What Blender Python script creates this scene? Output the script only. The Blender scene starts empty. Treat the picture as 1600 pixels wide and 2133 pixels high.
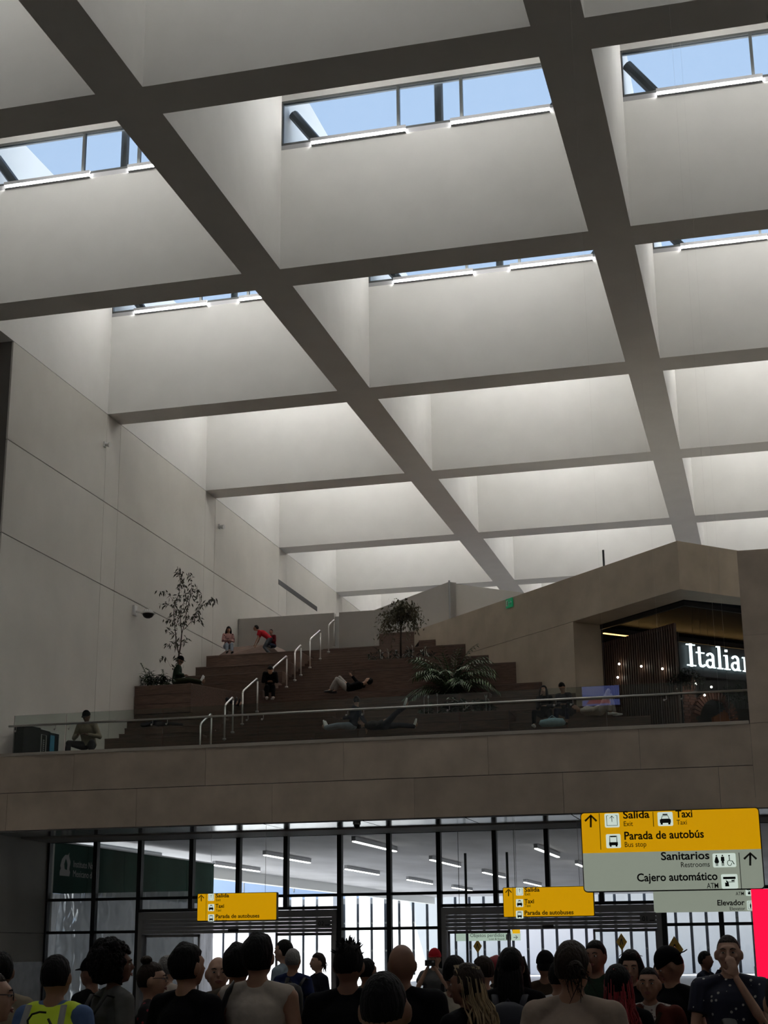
import bpy, bmesh, math, random
from mathutils import Vector, Matrix
random.seed(7)
C = bpy.context.scene.collection
SC = bpy.context.scene
PI = math.pi

# ---------------- camera ----------------
FPX, YAW, PIT, ROL = 3146.3741, 0.2504, 0.2822, -0.0099
def cam_axes():
    cy, sy, cp, sp = math.cos(YAW), math.sin(YAW), math.cos(PIT), math.sin(PIT)
    f = Vector((-sy*cp, cy*cp, sp)); r = Vector((cy, sy, 0)); u = r.cross(f)
    cr, sr = math.cos(ROL), math.sin(ROL)
    return cr*r+sr*u, -sr*r+cr*u, f
CR, CU, CF = cam_axes()
EYE = Vector((0, 0, 1.7))
cam = bpy.data.cameras.new('camera'); camo = bpy.data.objects.new('camera', cam); C.objects.link(camo)
camo.matrix_world = Matrix((( CR.x, CU.x, -CF.x, 0), (CR.y, CU.y, -CF.y, 0), (CR.z, CU.z, -CF.z, 1.7), (0, 0, 0, 1)))
cam.sensor_fit = 'HORIZONTAL'; cam.sensor_width = 36; cam.lens = FPX*36/1600; cam.clip_end = 500; cam.clip_start = .1
SC.camera = camo
# ---------------- world, sun, exposure ----------------
w = bpy.data.worlds.new('sky'); SC.world = w; w.use_nodes = True
nt = w.node_tree; nt.nodes.clear()
wo = nt.nodes.new('ShaderNodeOutputWorld'); bg = nt.nodes.new('ShaderNodeBackground')
tc = nt.nodes.new('ShaderNodeTexCoord'); sx = nt.nodes.new('ShaderNodeSeparateXYZ'); rp = nt.nodes.new('ShaderNodeValToRGB')
nt.links.new(tc.outputs['Generated'], sx.inputs[0]); nt.links.new(sx.outputs['Z'], rp.inputs[0])
rp.color_ramp.elements[0].position = 0.0; rp.color_ramp.elements[0].color = (.93, .96, 1, 1)
rp.color_ramp.elements[1].position = 0.9; rp.color_ramp.elements[1].color = (.30, .42, .62, 1)
e = rp.color_ramp.elements.new(.32); e.color = (.39, .50, .66, 1)
nt.links.new(rp.outputs[0], bg.inputs[0]); bg.inputs[1].default_value = .9
nt.links.new(bg.outputs[0], wo.inputs[0])
sun = bpy.data.lights.new('sun', 'SUN'); sun.energy = 4.0; sun.angle = .01; sun.color = (1, .96, .9)
suno = bpy.data.objects.new('sun', sun); C.objects.link(suno)
suno.rotation_euler = Vector((.25, .62, -.9)).to_track_quat('-Z', 'Y').to_euler(); suno.location = (0, -20, 60)
vs = SC.view_settings; vs.view_transform = 'Standard'; vs.look = 'None'; vs.gamma = 1; vs.use_curve_mapping = False; vs.exposure = 1.15
cy = SC.cycles; cy.max_bounces = 7; cy.diffuse_bounces = 5; cy.glossy_bounces = 3; cy.transmission_bounces = 4
cy.transparent_max_bounces = 16; cy.caustics_reflective = False; cy.caustics_refractive = False; cy.sample_clamp_indirect = 4
cy.use_denoising = True
LED_POWER, TUBE_POWER, UP_POWER = 24.0, 4.0, 50.0
ADDED_WASH = 8.2  # strength of the added, unseen wash bars

# ---------------- pixel rays, used to read real positions off the measured planes ----------------
def ray(x, y): return CF + CR*((x-800)/FPX) - CU*((y-1066.5)/FPX)
def atx(x, y, X): d = ray(x, y); return EYE + d*(X/d.x)
def aty(x, y, Y): d = ray(x, y); return EYE + d*(Y/d.y)
def atz(x, y, Z): d = ray(x, y); return EYE + d*((Z-1.7)/d.z)
def onc(x, y, c): d = ray(x, y); return EYE + d*(c/(d.x+d.y))
def onk(x, y, k): d = ray(x, y); return EYE + d*(k/(d.y-d.x))

# ---------------- helpers ----------------
def tag(o, label=None, cat=None, group=None, kind=None):
    if label: o['label'] = label
    if cat: o['category'] = cat
    if group: o['group'] = group
    if kind: o['kind'] = kind
    return o
def empty(name, loc=(0, 0, 0), rz=0, parent=None):
    o = bpy.data.objects.new(name, None); C.objects.link(o); o.location = loc; o.rotation_euler = (0, 0, rz)
    o.empty_display_size = .2
    if parent: o.parent = parent
    return o
def copy_tree(o, parent=None):
    c = o.copy(); C.objects.link(c); c.parent = parent
    for ch in list(o.children): copy_tree(ch, c)
    return c
class MB:
    def __init__(s): s.v = []; s.f = []; s.mi = []; s.cur = 0
    def add(s, vs, fs):
        n = len(s.v); s.v += [tuple(v) for v in vs]; s.f += [tuple(i+n for i in f) for f in fs]; s.mi += [s.cur]*len(fs); return s
    def box(s, x0, y0, z0, x1, y1, z1):
        v = [(x, y, z) for z in (z0, z1) for y in (y0, y1) for x in (x0, x1)]
        return s.add(v, [(0, 2, 3, 1), (4, 5, 7, 6), (0, 1, 5, 4), (2, 6, 7, 3), (0, 4, 6, 2), (1, 3, 7, 5)])
    def obox(s, c, ax, ay, az, hx, hy, hz):
        c = Vector(c); ax = Vector(ax).normalized()*hx; ay = Vector(ay).normalized()*hy; az = Vector(az).normalized()*hz
        v = [c+ax*i+ay*j+az*k for k in (-1, 1) for j in (-1, 1) for i in (-1, 1)]
        return s.add(v, [(0, 2, 3, 1), (4, 5, 7, 6), (0, 1, 5, 4), (2, 6, 7, 3), (0, 4, 6, 2), (1, 3, 7, 5)])
    def prism(s, pts, d):   # polygon (3-D points) pushed along d
        n = len(pts); d = Vector(d); a = [Vector(p) for p in pts]
        return s.add(a+[p+d for p in a], [tuple(range(n-1, -1, -1)), tuple(range(n, 2*n))]+[(i, (i+1) % n, n+(i+1) % n, n+i) for i in range(n)])
    def tube(s, pts, rad, n=8, cap=True, flat=None):
        pts = [Vector(p) for p in pts]; m = len(pts)
        if not isinstance(rad, (list, tuple)): rad = [rad]*m
        rings = []; up = None
        for i, p in enumerate(pts):
            t = (pts[min(i+1, m-1)]-pts[max(i-1, 0)]).normalized()
            if up is None: up = Vector((0, 0, 1)) if abs(t.z) < .9 else Vector((0, 1, 0))
            a = t.cross(up).normalized(); up = a.cross(t).normalized()
            r = rad[i]; ra, rb = (r if isinstance(r, (list, tuple)) else (r, r))
            rings.append([p+a*(math.cos(2*PI*k/n)*ra)+up*(math.sin(2*PI*k/n)*rb) for k in range(n)])
        v = [q for r in rings for q in r]
        f = [(i*n+k, i*n+(k+1) % n, (i+1)*n+(k+1) % n, (i+1)*n+k) for i in range(m-1) for k in range(n)]
        if cap: f += [tuple(range(n-1, -1, -1)), tuple((m-1)*n+k for k in range(n))]
        return s.add(v, f)
    def ball(s, c, r, n=10, m=7, rot=None):
        c = Vector(c); rx, ry, rz = r if isinstance(r, (list, tuple)) else (r, r, r); v = []
        for i in range(1, m):
            th = PI*i/m
            for k in range(n):
                q = Vector((rx*math.sin(th)*math.cos(2*PI*k/n), ry*math.sin(th)*math.sin(2*PI*k/n), rz*math.cos(th)))
                v.append(c+(rot @ q if rot else q))
        t = Vector((0, 0, rz)); v += [c+(rot @ t if rot else t), c-(rot @ t if rot else t)]
        L = len(v)
        f = [(i*n+k, (i+1)*n+k, (i+1)*n+(k+1) % n, i*n+(k+1) % n) for i in range(m-2) for k in range(n)]
        f += [(k, (k+1) % n, L-2) for k in range(n)]+[((m-2)*n+(k+1) % n, (m-2)*n+k, L-1) for k in range(n)]
        return s.add(v, f)
    def mesh(s, name, mats, smooth=False):
        me = bpy.data.meshes.new(name); me.from_pydata(s.v, [], s.f)
        for m in (mats if isinstance(mats, (list, tuple)) else [mats]): me.materials.append(m)
        for p, i in zip(me.polygons, s.mi): p.material_index = i; p.use_smooth = smooth
        me.update(); return me
    def build(s, name, mats, parent=None, smooth=False, loc=None, rot=None, bevel=0):
        o = bpy.data.objects.new(name, s.mesh(name, mats, smooth)); C.objects.link(o)
        if loc: o.location = loc
        if rot: o.rotation_euler = rot
        if parent: o.parent = parent
        if bevel:
            b = o.modifiers.new('b', 'BEVEL'); b.width = bevel; b.segments = 2; b.limit_method = 'ANGLE'
        return o
def box(name, x0, y0, z0, x1, y1, z1, m, parent=None, bevel=0, kind=None):
    o = MB().box(x0, y0, z0, x1, y1, z1).build(name, m, parent, bevel=bevel)
    if kind: o['kind'] = kind
    return o
def inst(name, me, parent=None, loc=(0, 0, 0), rot=(0, 0, 0), scale=None):
    o = bpy.data.objects.new(name, me); C.objects.link(o); o.location = loc; o.rotation_euler = rot
    if scale: o.scale = scale
    if parent: o.parent = parent
    return o

# ---------------- materials ----------------
def mat(name, col, rough=.7, var=0, scale=4, bump=0, bscale=30, metal=0, emis=None, es=1, rnd=0, spec=.5, stretch=None, col2=None, coat=0):
    m = bpy.data.materials.new(name); m.use_nodes = True; n = m.node_tree; b = n.nodes['Principled BSDF']; L = n.links
    b.inputs['Base Color'].default_value = (*col, 1); b.inputs['Roughness'].default_value = rough; b.inputs['Metallic'].default_value = metal
    b.inputs['Specular IOR Level'].default_value = spec
    if coat: b.inputs['Coat Weight'].default_value = coat
    if emis: b.inputs['Emission Color'].default_value = (*emis, 1); b.inputs['Emission Strength'].default_value = es
    src = None
    if var or bump or col2:
        t = n.nodes.new('ShaderNodeTexCoord'); mp = n.nodes.new('ShaderNodeMapping'); L.new(t.outputs['Object'], mp.inputs[0])
        if stretch: mp.inputs['Scale'].default_value = stretch
    if var or col2:
        no = n.nodes.new('ShaderNodeTexNoise'); no.inputs['Scale'].default_value = scale; no.inputs['Detail'].default_value = 5
        L.new(mp.outputs[0], no.inputs[0]); r = n.nodes.new('ShaderNodeValToRGB')
        r.color_ramp.elements[0].position = .3; r.color_ramp.elements[1].position = .7
        c2 = col2 or tuple(c*(1+var) for c in col)
        r.color_ramp.elements[0].color = (*[c*(1-var) for c in col], 1); r.color_ramp.elements[1].color = (*c2, 1)
        L.new(no.outputs[0], r.inputs[0]); src = r.outputs[0]
    if rnd:
        oi = n.nodes.new('ShaderNodeObjectInfo'); hs = n.nodes.new('ShaderNodeHueSaturation'); mr = n.nodes.new('ShaderNodeMapRange')
        mr.inputs['To Min'].default_value = 1-rnd; mr.inputs['To Max'].default_value = 1+rnd
        L.new(oi.outputs['Random'], mr.inputs[0]); L.new(mr.outputs[0], hs.inputs['Value'])
        hs.inputs['Color'].default_value = (*col, 1)
        if src: L.new(src, hs.inputs['Color'])
        src = hs.outputs[0]
    if src: L.new(src, b.inputs['Base Color'])
    if bump:
        nb = n.nodes.new('ShaderNodeTexNoise'); nb.inputs['Scale'].default_value = bscale; nb.inputs['Detail'].default_value = 3
        L.new(mp.outputs[0], nb.inputs[0]); bp = n.nodes.new('ShaderNodeBump'); bp.inputs['Strength'].default_value = bump
        bp.inputs['Distance'].default_value = .05; L.new(nb.outputs[0], bp.inputs['Height']); L.new(bp.outputs[0], b.inputs['Normal'])
    return m
def glass(name, tint=(.95, .97, .96), refl=.08, rough=.0, ior=1.5):
    m = bpy.data.materials.new(name); m.use_nodes = True; n = m.node_tree; n.nodes.clear(); L = n.links
    o = n.nodes.new('ShaderNodeOutputMaterial'); tr = n.nodes.new('ShaderNodeBsdfTransparent'); tr.inputs[0].default_value = (*tint, 1)
    g = n.nodes.new('ShaderNodeBsdfGlossy'); g.inputs['Roughness'].default_value = rough
    fr = n.nodes.new('ShaderNodeFresnel'); fr.inputs[0].default_value = ior
    mx = n.nodes.new('ShaderNodeMixShader'); L.new(fr.outputs[0], mx.inputs[0]); L.new(tr.outputs[0], mx.inputs[1]); L.new(g.outputs[0], mx.inputs[2])
    L.new(mx.outputs[0], o.inputs[0]); return m
def emit(name, col, s): 
    m = bpy.data.materials.new(name); m.use_nodes = True; n = m.node_tree; n.nodes.clear()
    o = n.nodes.new('ShaderNodeOutputMaterial'); e = n.nodes.new('ShaderNodeEmission'); e.inputs[0].default_value = (*col, 1); e.inputs[1].default_value = s
    n.links.new(e.outputs[0], o.inputs[0]); return m
M = {}
M['plaster'] = mat('plaster', (.86, .85, .825), .85, var=.025, scale=1.2)
M['panel'] = mat('panel', (.70, .675, .625), .8, var=.05, scale=.7, rnd=.025)
M['joint'] = mat('joint', (.16, .15, .14), .9)
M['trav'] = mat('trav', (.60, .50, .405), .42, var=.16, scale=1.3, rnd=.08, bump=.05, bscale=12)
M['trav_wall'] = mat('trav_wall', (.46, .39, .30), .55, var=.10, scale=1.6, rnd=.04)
M['coping'] = mat('coping', (.55, .50, .44), .4)
M['grey_wall'] = mat('grey_wall', (.47, .45, .42), .7, var=.04, scale=1)
M['wood'] = mat('wood', (.105, .06, .042), .5, var=.45, scale=3, stretch=(1.2, 8, 14), rnd=.18)
M['nosing'] = mat('nosing', (.13, .08, .058), .45)
M['steel'] = mat('steel', (.62, .61, .59), .28, metal=1)
M['dark_steel'] = mat('dark_steel', (.05, .055, .055), .4, metal=.3)
M['black'] = mat('black', (.012, .012, .013), .5)
M['alu'] = mat('alu', (.36, .36, .37), .4, metal=.4)
M['soffit'] = mat('soffit', (.30, .30, .31), .16, metal=.5)
M['floor'] = mat('floor', (.075, .07, .066), .35, var=.1, scale=1)
M['glass'] = glass('glass', (.93, .95, .94))
M['balglass'] = glass('balglass', (.80, .84, .82), ior=1.45)
M['skyglass'] = glass('skyglass', (.80, .83, .85), ior=1.35)
M['led'] = emit('led', (1, 1, .98), LED_POWER)
M['tube'] = emit('tube', (1, .98, .92), TUBE_POWER)
M['conc'] = mat('conc', (.62, .61, .64), .8, var=.2, scale=.5, stretch=(1, .35, 1), bump=.3, bscale=2)
M['fin'] = mat('fin', (.78, .80, .83), .6)
M['pave'] = mat('pave', (.68, .67, .66), .8, var=.1)
M['white'] = mat('white', (.8, .8, .78), .5)

# ---------------- ceiling: coffer grid ----------------
HC = 17.23; PX = 8.27; PY = 8.169; Y0 = 31.177; XW = -18.6
SILL, HEAD, TOP = 20.5, 21.72, 21.95
ceil = tag(empty('ceiling'), 'tall grid of pale plaster coffers between flat beams, each with a clerestory', None, kind='structure')
colX = [(-18.6, -11.42), (-10.46, -3.15), (-2.2, 5.12), (6.07, 13.4)]
beamX = [(-11.42, -10.46), (-3.15, -2.2), (5.12, 6.07)]
rows = list(range(-4, 6))
yfar = {k: Y0+PY*k for k in rows}
YA, YB = yfar[-4]-7.19, yfar[5]+.95
for a, b in beamX: box('beam', a, YA, HC, b, YB, 23, M['plaster'], ceil)
box('beam', -21.6, YA, HC+.003, XW, YB, 23, M['plaster'], ceil); box('beam', 13.4, YA, HC, 14.4, YB, 23, M['plaster'], ceil)
for k in rows:
    y = yfar[k]
    for a, b in colX:   # transverse beam with its upstand below the clerestory
        MB().box(a, y, HC, b, y+.9817, SILL-.12).build('beam', M['plaster'], ceil)
        MB().box(a, y, HEAD, b, y+.25, TOP+.2).build('header', M['plaster'], ceil)
        yn = y-7.19
        MB().prism([(a, yn-.0, 20.42), (a, y+.3, TOP), (a, y+.3, TOP+.2), (a, yn, 20.62)], (b-a, 0, 0)).build('coffer_roof', M['plaster'], ceil)
box('beam', -18.6, YA-.98, HC, 13.4, YA, 23, M['plaster'], ceil)
wi = 0
fr = MB(); W3 = [0, 2.93, 4.47, 7.31]
t_ = .06
fr.box(0, 0, SILL, 7.31, .10, SILL+t_); fr.box(0, 0, HEAD-t_, 7.31, .10, HEAD)
for q in W3: fr.box(max(0, q-.035), 0, SILL, min(7.31, q+.035), .10, HEAD)
fr_me = fr.mesh('window_frame', M['dark_steel'])
pane_me = [MB().box(W3[i]+.035, .04, SILL+t_, W3[i+1]-.035, .055, HEAD-t_).mesh('pane', M['skyglass']) for i in range(3)]
tray_me = MB().box(0, .0, SILL-.12, 7.31, .10, SILL).mesh('sill_tray', M['alu'])
strip = MB().box(0, -.055, SILL-.105, 2.33, .02, SILL-.03)
ROWF = {-4: .12, -3: .2, -2: .45, -1: .62, 0: .78, 1: 1.1, 2: 1.6, 3: 1.8, 4: 1.9, 5: 1.9}   # row strengths set to brighten deep coffers and keep the crowd dark
strip_me = {k: strip.mesh('diffuser', emit('led', (1, 1, .98), LED_POWER*f)) for k, f in ROWF.items()}
hs = MB()
hs.box(-.02, -.075, SILL-.034, 2.35, .0, SILL-.028); hs.box(-.02, -.082, SILL-.03, 2.35, -.075, SILL+.052); hs.prism([(-.01, -.074, SILL-.026), (-.01, 0, SILL+.05), (-.01, 0, SILL-.026)], (2.35, 0, 0)); hs.box(-.01, -.062, SILL-.118, 2.34, .0, SILL-.106)  # plates and tall lip added to shield the walls from direct strip light
for i in range(48): hs.box(i*.0495, -.062, SILL-.115, i*.0495+.008, -.054, SILL-.055)
hs_me = hs.mesh('louvre_and_added_lip', M['alu']); up_me = {k: MB().prism([(0, -.074, SILL-.02), (0, -.01, SILL+.05), (0, -.005, SILL+.045), (0, -.069, SILL-.024)], (2.33, 0, 0)).mesh('added_uplight', emit('added_uplight', (1, .985, .95), UP_POWER*f)) for k, f in ROWF.items()}  # glowing bar added atop each strip to light the coffer roof
st = MB(); st.tube([(3.8, .62, 20.3), (3.8, .62, 23)], .11, 8); stA = st.mesh('post', M['dark_steel'])
st = MB(); st.tube([(.1, .62, 21.7), (1.15, .62, 20.25)], .13, 8); st.tube([(7.2, .62, 21.7), (6.15, .62, 20.25)], .13, 8); stB = st.mesh('brace', M['dark_steel'])
wash_me = {k: MB().obox((3.65, -2.0, 21.42), (1, 0, 0), (0, 1, .21), (0, -.21, 1), 2.9, .07, .02).mesh('added_wash_bar', emit('wash', (1, .985, .955), ADDED_WASH*f)) for k, f in ROWF.items()}  # unseen emitter added under each roof to brighten the coffer walls
lamp0 = None
for k in rows:
    for ci, (a, b) in enumerate(colX):
        wi += 1; sc = (b-a)/7.31
        r = tag(empty('window_%d' % wi, (a, yfar[k], 0)), kind='structure')
        r.scale = (sc, 1, 1)
        inst('window_frame', fr_me, r); inst('sill_tray', tray_me, r)
        for p in pane_me: inst('pane', p, r)
        q = empty('added_wash', (a, yfar[k], 0)); q.scale = (sc, 1, 1); tag(q, 'linear wash light on the sloping coffer roof, hidden above the beams', 'light', 'wash lights on the coffer roofs'); inst('added_wash_bar', wash_me[k], q)
        if k >= -1 and k <= 1: inst('post', stA, r); inst('brace', stB, r)
        for j, q in enumerate((.78, 4.23)):
            lp = empty('linear_light', (a+q*sc, yfar[k], 0))
            vis = k in (0, 1) and not (ci == 3)
            side = 'left' if j == 0 else 'right'
            rn = {0: 'front', 1: 'second'}.get(k, '')
            cn = ['leftmost', 'middle', 'right'][min(ci, 2)]
            if vis: tag(lp, f'glowing light strip below the {side} half of the {cn} clerestory, {rn} row', 'light')
            else: tag(lp, 'glowing light strip below a clerestory hidden above the coffer beams', 'light')
            lp['group'] = 'light strips under the clerestories' if vis else 'light strips hidden above the beams'
            inst('diffuser', strip_me[k], lp); inst('louvre_and_added_lip', hs_me, lp); inst('added_uplight', up_me[k], lp)

# ---------------- room shell ----------------
box('floor', -21.6, -12, -.3, 14.4, 37.6, 0, M['floor'], kind='structure')
box('wall_back', -21.6, -12.4, 0, 14.4, -12, 22, M['panel'], kind='structure')
box('wall_right', 14.4, -12, 0, 14.8, 73, 22, M['panel'], kind='structure')
wl = tag(empty('wall_left'), kind='structure')
box('backing', XW-.6, 33.45, 0, XW-.05, 37.2, 22.9, M['joint'], wl); box('backing', XW-.6, 37.2, 5.0, XW-.05, 76, 22.9, M['joint'], wl)
box('return', -21.9, 33.453, 0, XW-.055, 33.9, HC, M['panel'], wl)
box('side_face', -22.2, -12, 0, -21.6, 33.9, HC, M['panel'], wl)
zs = [6.0, 12.0, 14.5, 17.23]
ys = [33.45]+[q for k in range(1, 6) for q in (yfar[k], yfar[k]+.9817)]
for i in range(len(ys)-1):
    for j in range(3):
        MB().box(XW-.05, ys[i]+(.008 if i else 0), zs[j]+.012, XW, ys[i+1]-.008, zs[j+1]-.012).build('panel', M['panel'], wl, bevel=.004)
box('panel', XW-.05, 33.45, 2.2, XW, 37.3, 4.53, M['panel'], wl)
box('panel', XW-.05, 33.45, 4.4, XW, 34, 6.1, M['panel'], wl)
box('plinth', XW-.05, 33.45, 0, XW+.02, 37.0, 1.5, mat('plinth', (.5, .49, .48), .25, var=.15, scale=3), wl)
box('panel', XW-.05, 33.45, 1.5, XW, 37.0, 2.19, M['panel'], wl)
box('slot_grille', XW-.02, 55.64, 15.72, XW+.012, 60.9, 15.92, M['black'], wl)
box('far_wall', -18.6, 72.95, 6, 14.4, 73.3, 23, M['panel'], wl)

# ---------------- balcony edge ----------------
band = tag(empty('trim_1'), 'travertine clad balcony front', kind='structure')
box('core', -18.6, 33.5, 4.56, -.48, 34.1, 6.33, M['joint'], band)
rowz = [(4.53, 5.41), (5.425, 6.30)]
for r, off in ((0, -18.0), (1, -19.65)):
    x = off-3.36
    while x < 14:
        a, b = max(x, -18.6), min(x+3.36, -.47)
        if b-a > .05:
            MB().box(a+.004, 33.45, rowz[r][0], b-.004, 33.5, rowz[r][1]).build('tile', M['trav'], band)
        x += 3.36
box('coping', -18.6, 33.43, 6.30, -.49, 34.12, 6.375, M['coping'], band)
box('upper_floor', -18.6, 34.1, 4.99, 14.4, 37.2, 6.0, M['floor'], None, kind='structure').name = 'floor_balcony'
# soffit under the balcony
sf = tag(empty('trim_2'), 'soffit below the balcony', kind='structure')
for i in range(14):
    box('soffit_panel', -18.55+i*2.36, 33.52, 4.50, -18.55+(i+1)*2.36-.03, 35.3, 4.54, M['soffit'], sf)
box('lower_beam', -18.55, 35.3, 4.47, 14.4, 36.9, 4.56, M['grey_wall'], sf)
box('fill', -18.55, 33.6, 4.545, 14.4, 37.2, 4.75, M['grey_wall'], sf)
# glass balustrade
bal = tag(empty('glass_balustrade', (0, 33.78, 6.37)), 'frameless clear glass balustrade with round steel handrail along the balcony edge', 'balustrade')
gx = [-18.12, -16.72, -14.18, -11.76, -9.31, -6.9, -4.45, -2.0, -.49]
for a, b in zip(gx[:-1], gx[1:]):
    MB().box(a+.012, -.008, -.02, b-.012, .008, .97).build('glass_panel', M['balglass'], bal)
h = MB(); h.tube([(-18.2, -.09, .70), (-.45, -.09, .70)], .026, 12); h.build('handrail', M['steel'], bal, smooth=True)
for g in gx[1:-1]:
    for dx in (-.22, .16):
        q = MB(); q.tube([(g+dx, -.09, .68), (g+dx, -.09, .585), (g+dx-.06, -.02, .585)], .008, 6); q.ball((g+dx-.06, -.02, .585), .026, 8, 6); q.build('bracket', M['steel'], bal, smooth=True)
q = MB(); q.tube([(-18.0, -.09, .68), (-18.0, -.09, .585), (-18.06, -.02, .585)], .008, 6); q.ball((-18.06, -.02, .585), .026, 8, 6); q.build('bracket', M['steel'], bal, smooth=True)
# pillar at the right, flush with the balcony front
pil = tag(empty('wall_pillar'), 'travertine clad block at the right edge', kind='structure')
for i, z in enumerate((4.53, 6.32, 8.24)):
    box('tile', -.47, 33.45, z, 7, 36.5, (6.312, 8.235, 10.15)[i], M['trav'], pil)
box('shaft', 1.2, 33.5, 0, 7, 36.5, 4.53, M['trav'], pil)

# ---------------- glazed wall ----------------
GY = 37.0
mx = [-18.6, -17.26, -16.02, -14.6, -13.34, -12.08, -10.68, -9.42, -8.16, -6.77, -5.5, -4.23, -2.8, -1.5, -.2, 1.1, 2.4, 3.8]
gz = [0, 2.205, 3.02, 4.50]
gw = tag(empty('window_41'), kind='structure')
D2, D1 = (-16.02, -10.68), (-8.16, -2.8)
def indoor(x0, x1): return any(x0 >= a-.01 and x1 <= b+.01 for a, b in (D2, D1))
for i, x in enumerate(mx):
    ind = any(a+.05 < x < b-.05 for a, b in (D2, D1))
    MB().box(x-.055, GY-.09, 2.72 if ind else 0, x+.055, GY+.09, 4.5).build('mullion', M['black'], gw)
for i in range(len(mx)-1):
    a, b = mx[i]+.055, mx[i+1]-.055; ind = indoor(mx[i], mx[i+1])
    zl = [2.72, 3.02, 4.5] if ind else gz
    for j in range(len(zl)-1):
        z0, z1 = zl[j]+.035, zl[j+1]-.035
        MB().box(a, GY-.05, zl[j+1]-.035, b, GY+.06, zl[j+1]+.035).build('transom', M['black'], gw)
        MB().box(a, GY-.006, z0, b, GY+.006, z1).build('pane', M['glass'], gw)
    if ind: MB().box(a-.06, GY-.05, 2.68, b+.06, GY+.06, 2.755).build('transom', M['black'], gw)
# automatic doors
def auto_door(n, x0, x1, num):
    d = tag(empty('door_%d' % n, (x0, GY, 0)), 'wide automatic sliding door', kind='structure'); W = x1-x0
    fm = MB().box(.06, -.16, 0, .17, .12, 2.67).box(W-.17, -.16, 0, W-.06, .12, 2.67).box(.17, -.16, 2.5, W-.17, .12, 2.67); fm.build('door_frame', M['alu'], d)
    for i in range(4): MB().box(.17, -.2+.02*i, 2.14+.09*i, W-.17, .1, 2.14+.09*i+.082).build('operator_cover', M['alu'], d, bevel=.008)
    MB().box(W/2-.16, -.25, 2.17, W/2+.1, -.2, 2.23).build('motion_sensor', M['black'], d)
    MB().box(W-.55, -.215, 2.25, W-.19, -.2, 2.45).build('number_plate', mat('plate', (.30, .30, .31), .5), d)
    for s, u0, u1 in ((0, .18, W/2-1.0), (1, W/2+1.0, W-.18)):
        lf = MB()
        for (p0, p1, q0, q1) in ((u0, u0+.05, .02, 2.13), (u1-.05, u1, .02, 2.13), (u0, u1, .02, .1), (u0, u1, 2.06, 2.13)): lf.box(p0, .0, q0, p1, .04, q1)
        lf = lf.build('door_leaf', M['alu'], d); MB().box(u0+.05, .015, .1, u1-.05, .025, 2.06).build('pane', M['glass'], lf)
    text(num, .15, (W-.50, -.2165, 2.29), d, M['black'], 'number'); MB().box(W-.33, -.218, 2.29, W-.22, -.216, 2.31).build('dash_mark', M['black'], d)
    return d
def text(s, size, loc, parent, m, name='lettering', align='LEFT', rot=(PI/2, 0, 0), bold=0, sx=1, ext=.001):
    cu = bpy.data.curves.new(name, 'FONT'); cu.body = s; cu.size = size; cu.align_x = align; cu.extrude = ext; cu.offset = bold*size
    cu.resolution_u = 3; cu.materials.append(m)
    o = bpy.data.objects.new(name, cu); C.objects.link(o); o.location = loc; o.rotation_euler = rot; o.scale = (sx, 1, 1)
    if parent: o.parent = parent
    return o
auto_door(2, *D2, '02'); auto_door(1, *D1, '01')
# ---------------- outside: canopy, hoarding, fins ----------------
cn = tag(empty('canopy'), 'grey concrete canopy soffit over the drop-off lane outside the doors', 'canopy')
MB().box(-21.5, 37.25, 4.86, 14.4, 96, 4.99).build('slab', M['conc'], cn)
MB().box(-21.9, 56, 4.45, -21.5, 96, 5.25).build('edge_beam', M['white'], cn)
box('pavement', -70, 37.6, -.3, 60, 130, -.005, M['pave'], kind='structure').name = 'ground'
for X, ys_ in ((-16.4, (47.9, 57.6, 67.7, 77.4)), (-11.95, (42.8, 52.8, 62.5, 72.8)), (-7.5, (48.1, 57.8, 67.6)), (-20, (42.8, 52.8)), (-3, (44, 54, 64))):
    for i, y in enumerate(ys_):
        pos = ['nearest', 'second', 'third', 'fourth'][i]
        ln = {-16.4: 'left', -11.95: 'middle', -7.5: 'right', -20: 'far left', -3: 'far right'}[X]
        t = tag(empty('tube_light', (X, y, 4.855)), f'slim tube light under the canopy, {pos} of the {ln} line', 'light', 'tube lights under the canopy')
        MB().box(-.06, 0, -.13, .06, 5.0, -.0).build('housing', M['alu'], t); MB().box(-.045, .02, -.16, .045, 4.98, -.13).build('diffuser', M['tube'], t)
hd = tag(empty('hoarding', (-19.0, 37.5, 0)), 'tall green hoarding with pale crest and lettering behind the left panes', 'hoarding')
hg = mat('hoard_green', (.02, .055, .042), .9, spec=.1, var=.3, scale=.8, bump=.12, bscale=3)
film = mat('film', (.62, .64, .68), .22, var=.35, scale=2.2, bump=.9, bscale=4, stretch=(1, 1, .35))
for i in range(5):
    MB().box(-.08, .2+i*2.5, 3.25, 0, .2+i*2.5+2.48, 4.59).build('panel', hg, hd)
    MB().box(-.08, .2+i*2.5, 0, .02, .2+i*2.5+2.48, 3.24).build('wrapped_panel', film, hd)
MB().box(-.09, .2, 4.59, .03, 12.7, 4.63).build('top_rail', M['alu'], hd)
pc = mat('hoard_print', (.45, .42, .40), .8)
cr_ = MB()
pts = [(0, 0), (.62, 0), (.66, .18), (.60, .3), (.66, .62), (.55, .86), (.56, 1.02), (.50, .92), (.30, .90), (.10, .70), (.02, .42), (.06, .3), (0, .18)]
cr_.prism([(.003, .95+a*.95, 3.72+b*.62) for a, b in pts], (.004, 0, 0))
cr_.build('crest', pc, hd)
cd = MB(); cd.prism([(.008, .95+a*.95, 3.72+b*.62) for a, b in [(.30, .30), (.44, .26), (.46, .5), (.40, .66), (.34, .74), (.26, .5)]], (.003, 0, 0)); cd.build('crest_mark', hg, hd)
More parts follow.
